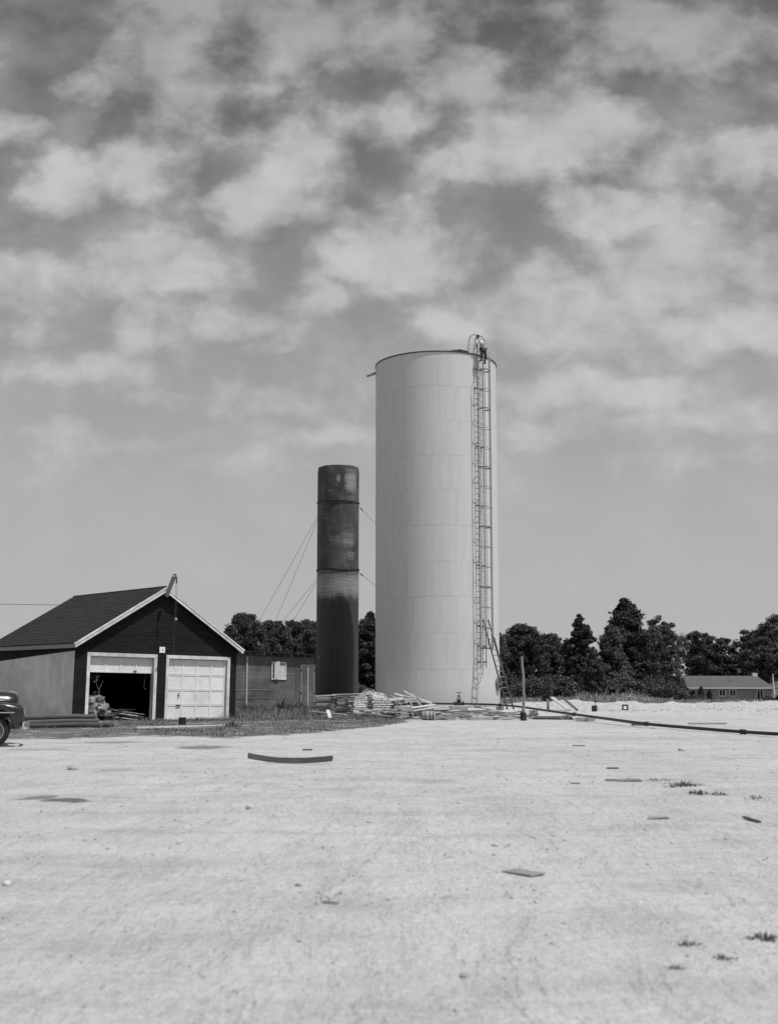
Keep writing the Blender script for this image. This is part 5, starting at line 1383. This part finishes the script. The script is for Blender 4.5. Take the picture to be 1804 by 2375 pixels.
mb = MB(); mb.tube([(-1.0, 0, 1.215), (-.2, 0, 1.20), (.25, 0, 1.172), (.40, 0, 1.15), (.49, 0, 1.08)], .014, 6); mb.build('top_trim', 'chrome', hood, True)
for s_ in (-1, 1):
    # pontoon fender with a wheel arch cut into it
    def fring(x, z0, z1, hw): return superring(x, hw, z0, z1, 20, 3.2, s_ * .70)
    prof = [(-1.05, .50, .80, .17), (-.75, .42, .86, .20), (-.48, .38, .92, .21), (-.40, .60, .935, .215), (-.25, .745, .945, .215), (0, .80, .945, .215), (.20, .76, .94, .215), (.33, .62, .93, .21), (.40, .38, .925, .205), (.52, .36, .90, .19), (.60, .42, .82, .16), (.63, .52, .72, .09)]
    mb = MB(); mb.loft([fring(*q) for q in prof]); fd = mb.build('fender', 'black_paint', tr, 'all')
    mb = MB(); mb.tube([(-.9, s_ * .905, .70), (-.3, s_ * .918, .73), (.30, s_ * .915, .73), (.42, s_ * .905, .728)], .012, 6); mb.build('fender_trim', 'chrome', fd, True)
    mb = MB(); mb.lathe([(.001, .63), (.075, .635), (.095, .615), (.10, .59)], 18, (0, s_ * .66, .73), 'x'); mb.build('headlight', 'chrome', fd, True)
def wheel(x, y, sgn):
    wh = bpy.data.objects.new('wheel', None); COL.objects.link(wh); wh.parent = tr; wh.location = (x, y, .335)
    mb = MB(); mb.lathe([(.21, -.075), (.27, -.088), (.315, -.075), (.335, -.04), (.335, .04), (.315, .075), (.27, .088), (.21, .075)], 40, axis='y'); mb.build('tyre', 'rubber', wh, 'all')
    mb = MB(); mb.lathe([(.215, sgn * .07), (.205, sgn * .078), (.19, sgn * .055), (.14, sgn * .04), (.09, sgn * .065), (.001, sgn * .08)], 32, axis='y'); mb.build('rim', 'hub_paint', wh, 'all')
    mb = MB(); mb.lathe([(.218, sgn * .07), (.212, sgn * .082), (.203, sgn * .078)], 32, axis='y'); mb.build('rim_edge', 'chrome', wh, 'all')
for s_ in (-1, 1): wheel(0, s_ * .74, s_); wheel(-2.85, s_ * .74, s_)
mb = MB(); mb.loft([[(.70 + dx, y, z) for dx, z in ((0, .38), (.025, .40), (.03, .455), (.025, .51), (0, .53), (-.012, .455))] for dx0, y in ((0, 0),)] if False else
        [[(.72 - .12 * (abs(y) / .9) ** 3 + dx, y, z) for dx, z in ((0, .37), (.025, .39), (.032, .45), (.025, .51), (0, .53), (-.012, .45))] for y in np.linspace(-.9, .9, 21)])
mb.build('bumper', 'chrome', tr, True)
for s_ in (-1, 1):
    mb = MB(); mb.beam((.45, s_ * .4, .45), (.72, s_ * .4, .45), .05, .07); mb.build('bumper_iron', 'iron', tr)
mb = MB()
for k in range(6): mb.beam((.46, -.34, .56 + k * .06), (.46, .34, .56 + k * .06), .03, .025)
mb.build('grille', 'chrome', tr)
mb = MB(); mb.loft([superring(-2.25, .72, .45, 1.75, 24, 4), superring(-2.1, .76, .45, 1.80, 24, 4), superring(-1.45, .74, .45, 1.80, 24, 4), superring(-1.2, .70, .45, 1.45, 24, 4), superring(-1.0, .66, .45, 1.20, 24, 4)]); cab = mb.build('cab', 'black_paint', tr, 'all')
for s_ in (-1, 1):
    mb = MB(); mb.prism([(-2.0, 1.25), (-1.38, 1.25), (-1.48, 1.66), (-2.0, 1.66)], 'y', s_ * .752, s_ * .772); mb.build('side_window', 'window_glass', cab)
mb = MB(); mb.span((-3.9, -.62, .5), (-2.3, .62, .56)); mb.span((-3.9, -.66, .5), (-2.3, -.621, 1.0)); mb.span((-3.9, .621, .5), (-2.3, .66, 1.0)); mb.span((-3.94, -.62, .5), (-3.901, .62, 1.0)); mb.build('cargo_bed', 'black_paint', tr)
for s_ in (-1, 1):
    mb = MB(); mb.loft([superring(x, .14, z0, z1, 16, 3, s_ * .76) for x, z0, z1 in ((-3.3, .5, .6), (-3.2, .55, .76), (-2.85, .72, .84), (-2.5, .55, .76), (-2.4, .5, .6))]); mb.build('rear_fender', 'black_paint', tr, 'all')
mb = MB(); mb.span((-3.8, -.35, .36), (.55, -.27, .46)); mb.span((-3.8, .27, .36), (.55, .35, .46)); mb.build('chassis', 'iron', tr)

# ------------------------------------------------------------------ man on the tank ladder
def skin(name, joints, edges, radii, mat, parent, root=0, sub=2):
    me = bpy.data.meshes.new(name); me.from_pydata(joints, edges, [])
    me.materials.append(MATS[mat])
    o = link(name, me, parent)
    md = o.modifiers.new('skin', 'SKIN')
    for i, r in enumerate(radii):
        sv = me.skin_vertices[0].data[i]; sv.radius = r if isinstance(r, tuple) else (r, r); sv.use_root = (i == root)
    md.use_smooth_shade = True
    ss = o.modifiers.new('sub', 'SUBSURF'); ss.levels = sub; ss.render_levels = sub
    return o
pm = thing('person', 'man in a white shirt and dark trousers bending at the top of the tank ladder', 'person', TANK + lad(0, .42, H_T - .55), (0, 0, R(LAZ)))
# local frame: x to his right along the tank, -y outwards, z up
J = [(0, -.02, .80), (-.02, .02, 1.0), (-.06, .10, 1.18), (-.09, .17, 1.30), (-.11, .22, 1.38),      # pelvis .. neck
     (.09, -.01, .76), (.11, -.10, .43), (.10, .0, .07), (.11, -.10, .03),                            # right leg
     (-.09, .0, .76), (-.13, -.03, .48), (-.11, .05, .20), (-.11, -.05, .17),                          # left leg, a rung higher
     (.09, .16, 1.30), (.24, .10, 1.12), (.27, .16, 1.30),                                            # right arm raised
     (-.25, .18, 1.26), (-.34, .14, 1.04), (-.25, .25, .90)]                                           # left arm to the rail
E_ = [(0, 1), (1, 2), (2, 3), (3, 4), (0, 5), (5, 6), (6, 7), (7, 8), (0, 9), (9, 10), (10, 11), (11, 12), (3, 13), (13, 14), (14, 15), (3, 16), (16, 17), (17, 18)]
RA = [(.13, .12), (.125, .10), (.15, .11), (.12, .10), .06, .095, .07, .045, .04, .095, .07, .045, .04, .06, .045, .032, .06, .045, .032]
skin('body', J, E_, RA, 'skin', pm)
def sub_skin(name, idx, grow, mat):
    mp = {j: i for i, j in enumerate(idx)}
    ed = [(mp[a], mp[b_]) for a, b_ in E_ if a in mp and b_ in mp]
    rad = [tuple(q * grow for q in (RA[j] if isinstance(RA[j], tuple) else (RA[j], RA[j]))) for j in idx]
    return skin(name, [J[j] for j in idx], ed, rad, mat, pm)
sub_skin('trousers', [0, 5, 6, 7, 9, 10, 11], 1.16, 'denim')
sub_skin('shirt', [1, 2, 3, 13, 14, 16, 17], 1.16, 'shirt')
mb = MB(); hc = Vector((-.13, .27, 1.50))
rings = []
for k in range(9):
    f = k / 8; a = math.pi * f; r_h = max(.004, .088 * math.sin(a) ** .8 * (1 - .12 * (f < .35))); rings.append([(hc.x + r_h * math.cos(2 * math.pi * q / 16), hc.y + r_h * 1.15 * math.sin(2 * math.pi * q / 16), hc.z - .115 * math.cos(a)) for q in range(16)])
mb.loft(rings); hd = mb.build('head', 'skin', pm, 'all')
mb = MB(); mb.box(hc + Vector((0, .105, -.01)), (.028, .035, .05)); mb.box(hc + Vector((.088, 0, 0)), (.015, .035, .055)); mb.box(hc + Vector((-.088, 0, 0)), (.015, .035, .055)); o = mb.build('nose_and_ears', 'skin', hd); bevel(o, .006)
mb = MB()
for s_ in (-1, 1): mb.box(hc + Vector((s_ * .032, .096, .015)), (.02, .012, .012))
mb.box(hc + Vector((0, .09, -.055)), (.045, .014, .01)); mb.build('eyes_and_mouth', 'hair', hd)
rings = []
for k in range(6):
    f = k / 5; a = math.pi / 2 * f; r_h = max(.004, .098 * math.cos(a) ** .7); rings.append([(hc.x + r_h * math.cos(2 * math.pi * q / 16), hc.y - .012 + r_h * 1.15 * math.sin(2 * math.pi * q / 16), hc.z + .015 + .115 * math.sin(a)) for q in range(16)])
mb = MB(); mb.loft(rings); mb.build('hair', 'hair', hd, 'all')
for nm, wp, dr in (('hand', Vector(J[15]), Vector((.0, .05, 1)).normalized()), ('hand', Vector(J[18]), Vector((.2, .9, -.3)).normalized())):
    sd = dr.cross(Vector((0, 1, .2))).normalized(); up = sd.cross(dr)
    jj = [tuple(wp), tuple(wp + dr * .06)]; ee = [(0, 1)]; ra = [(.026, .02), (.036, .018)]
    for f_, (off, ln) in enumerate(((-.028, .075), (-.01, .085), (.01, .08), (.028, .065))):
        a_ = wp + dr * .085 + sd * off; b_ = a_ + dr * ln * .5 + up * .015; c_ = b_ + dr * ln * .3 + up * .035; k0 = len(jj); jj += [tuple(a_), tuple(b_), tuple(c_)]; ee += [(1, k0), (k0, k0 + 1), (k0 + 1, k0 + 2)]; ra += [.0095, .009, .008]
    a_ = wp + dr * .035 + sd * -.035; b_ = a_ + dr * .035 - sd * .025; c_ = b_ + dr * .03 + up * .015; k0 = len(jj); jj += [tuple(a_), tuple(b_), tuple(c_)]; ee += [(0, k0), (k0, k0 + 1), (k0 + 1, k0 + 2)]; ra += [.011, .0105, .009]
    skin(nm, jj, ee, ra, 'skin', pm, 0, 1)
for j in (7, 11):
    p = Vector(J[j]); mb = MB(); mb.loft([superring(0, .045, -.04, .05, 12, 2.5), superring(.1, .048, -.04, .03, 12, 2.5), superring(.2, .045, -.04, .01, 12, 2.5), superring(.24, .03, -.035, -.005, 12, 2.5)])
    o = mb.build('boot', 'hair', pm, 'all'); o.location = p + Vector((0, -.10, -.04)); o.rotation_euler.z = R(90)
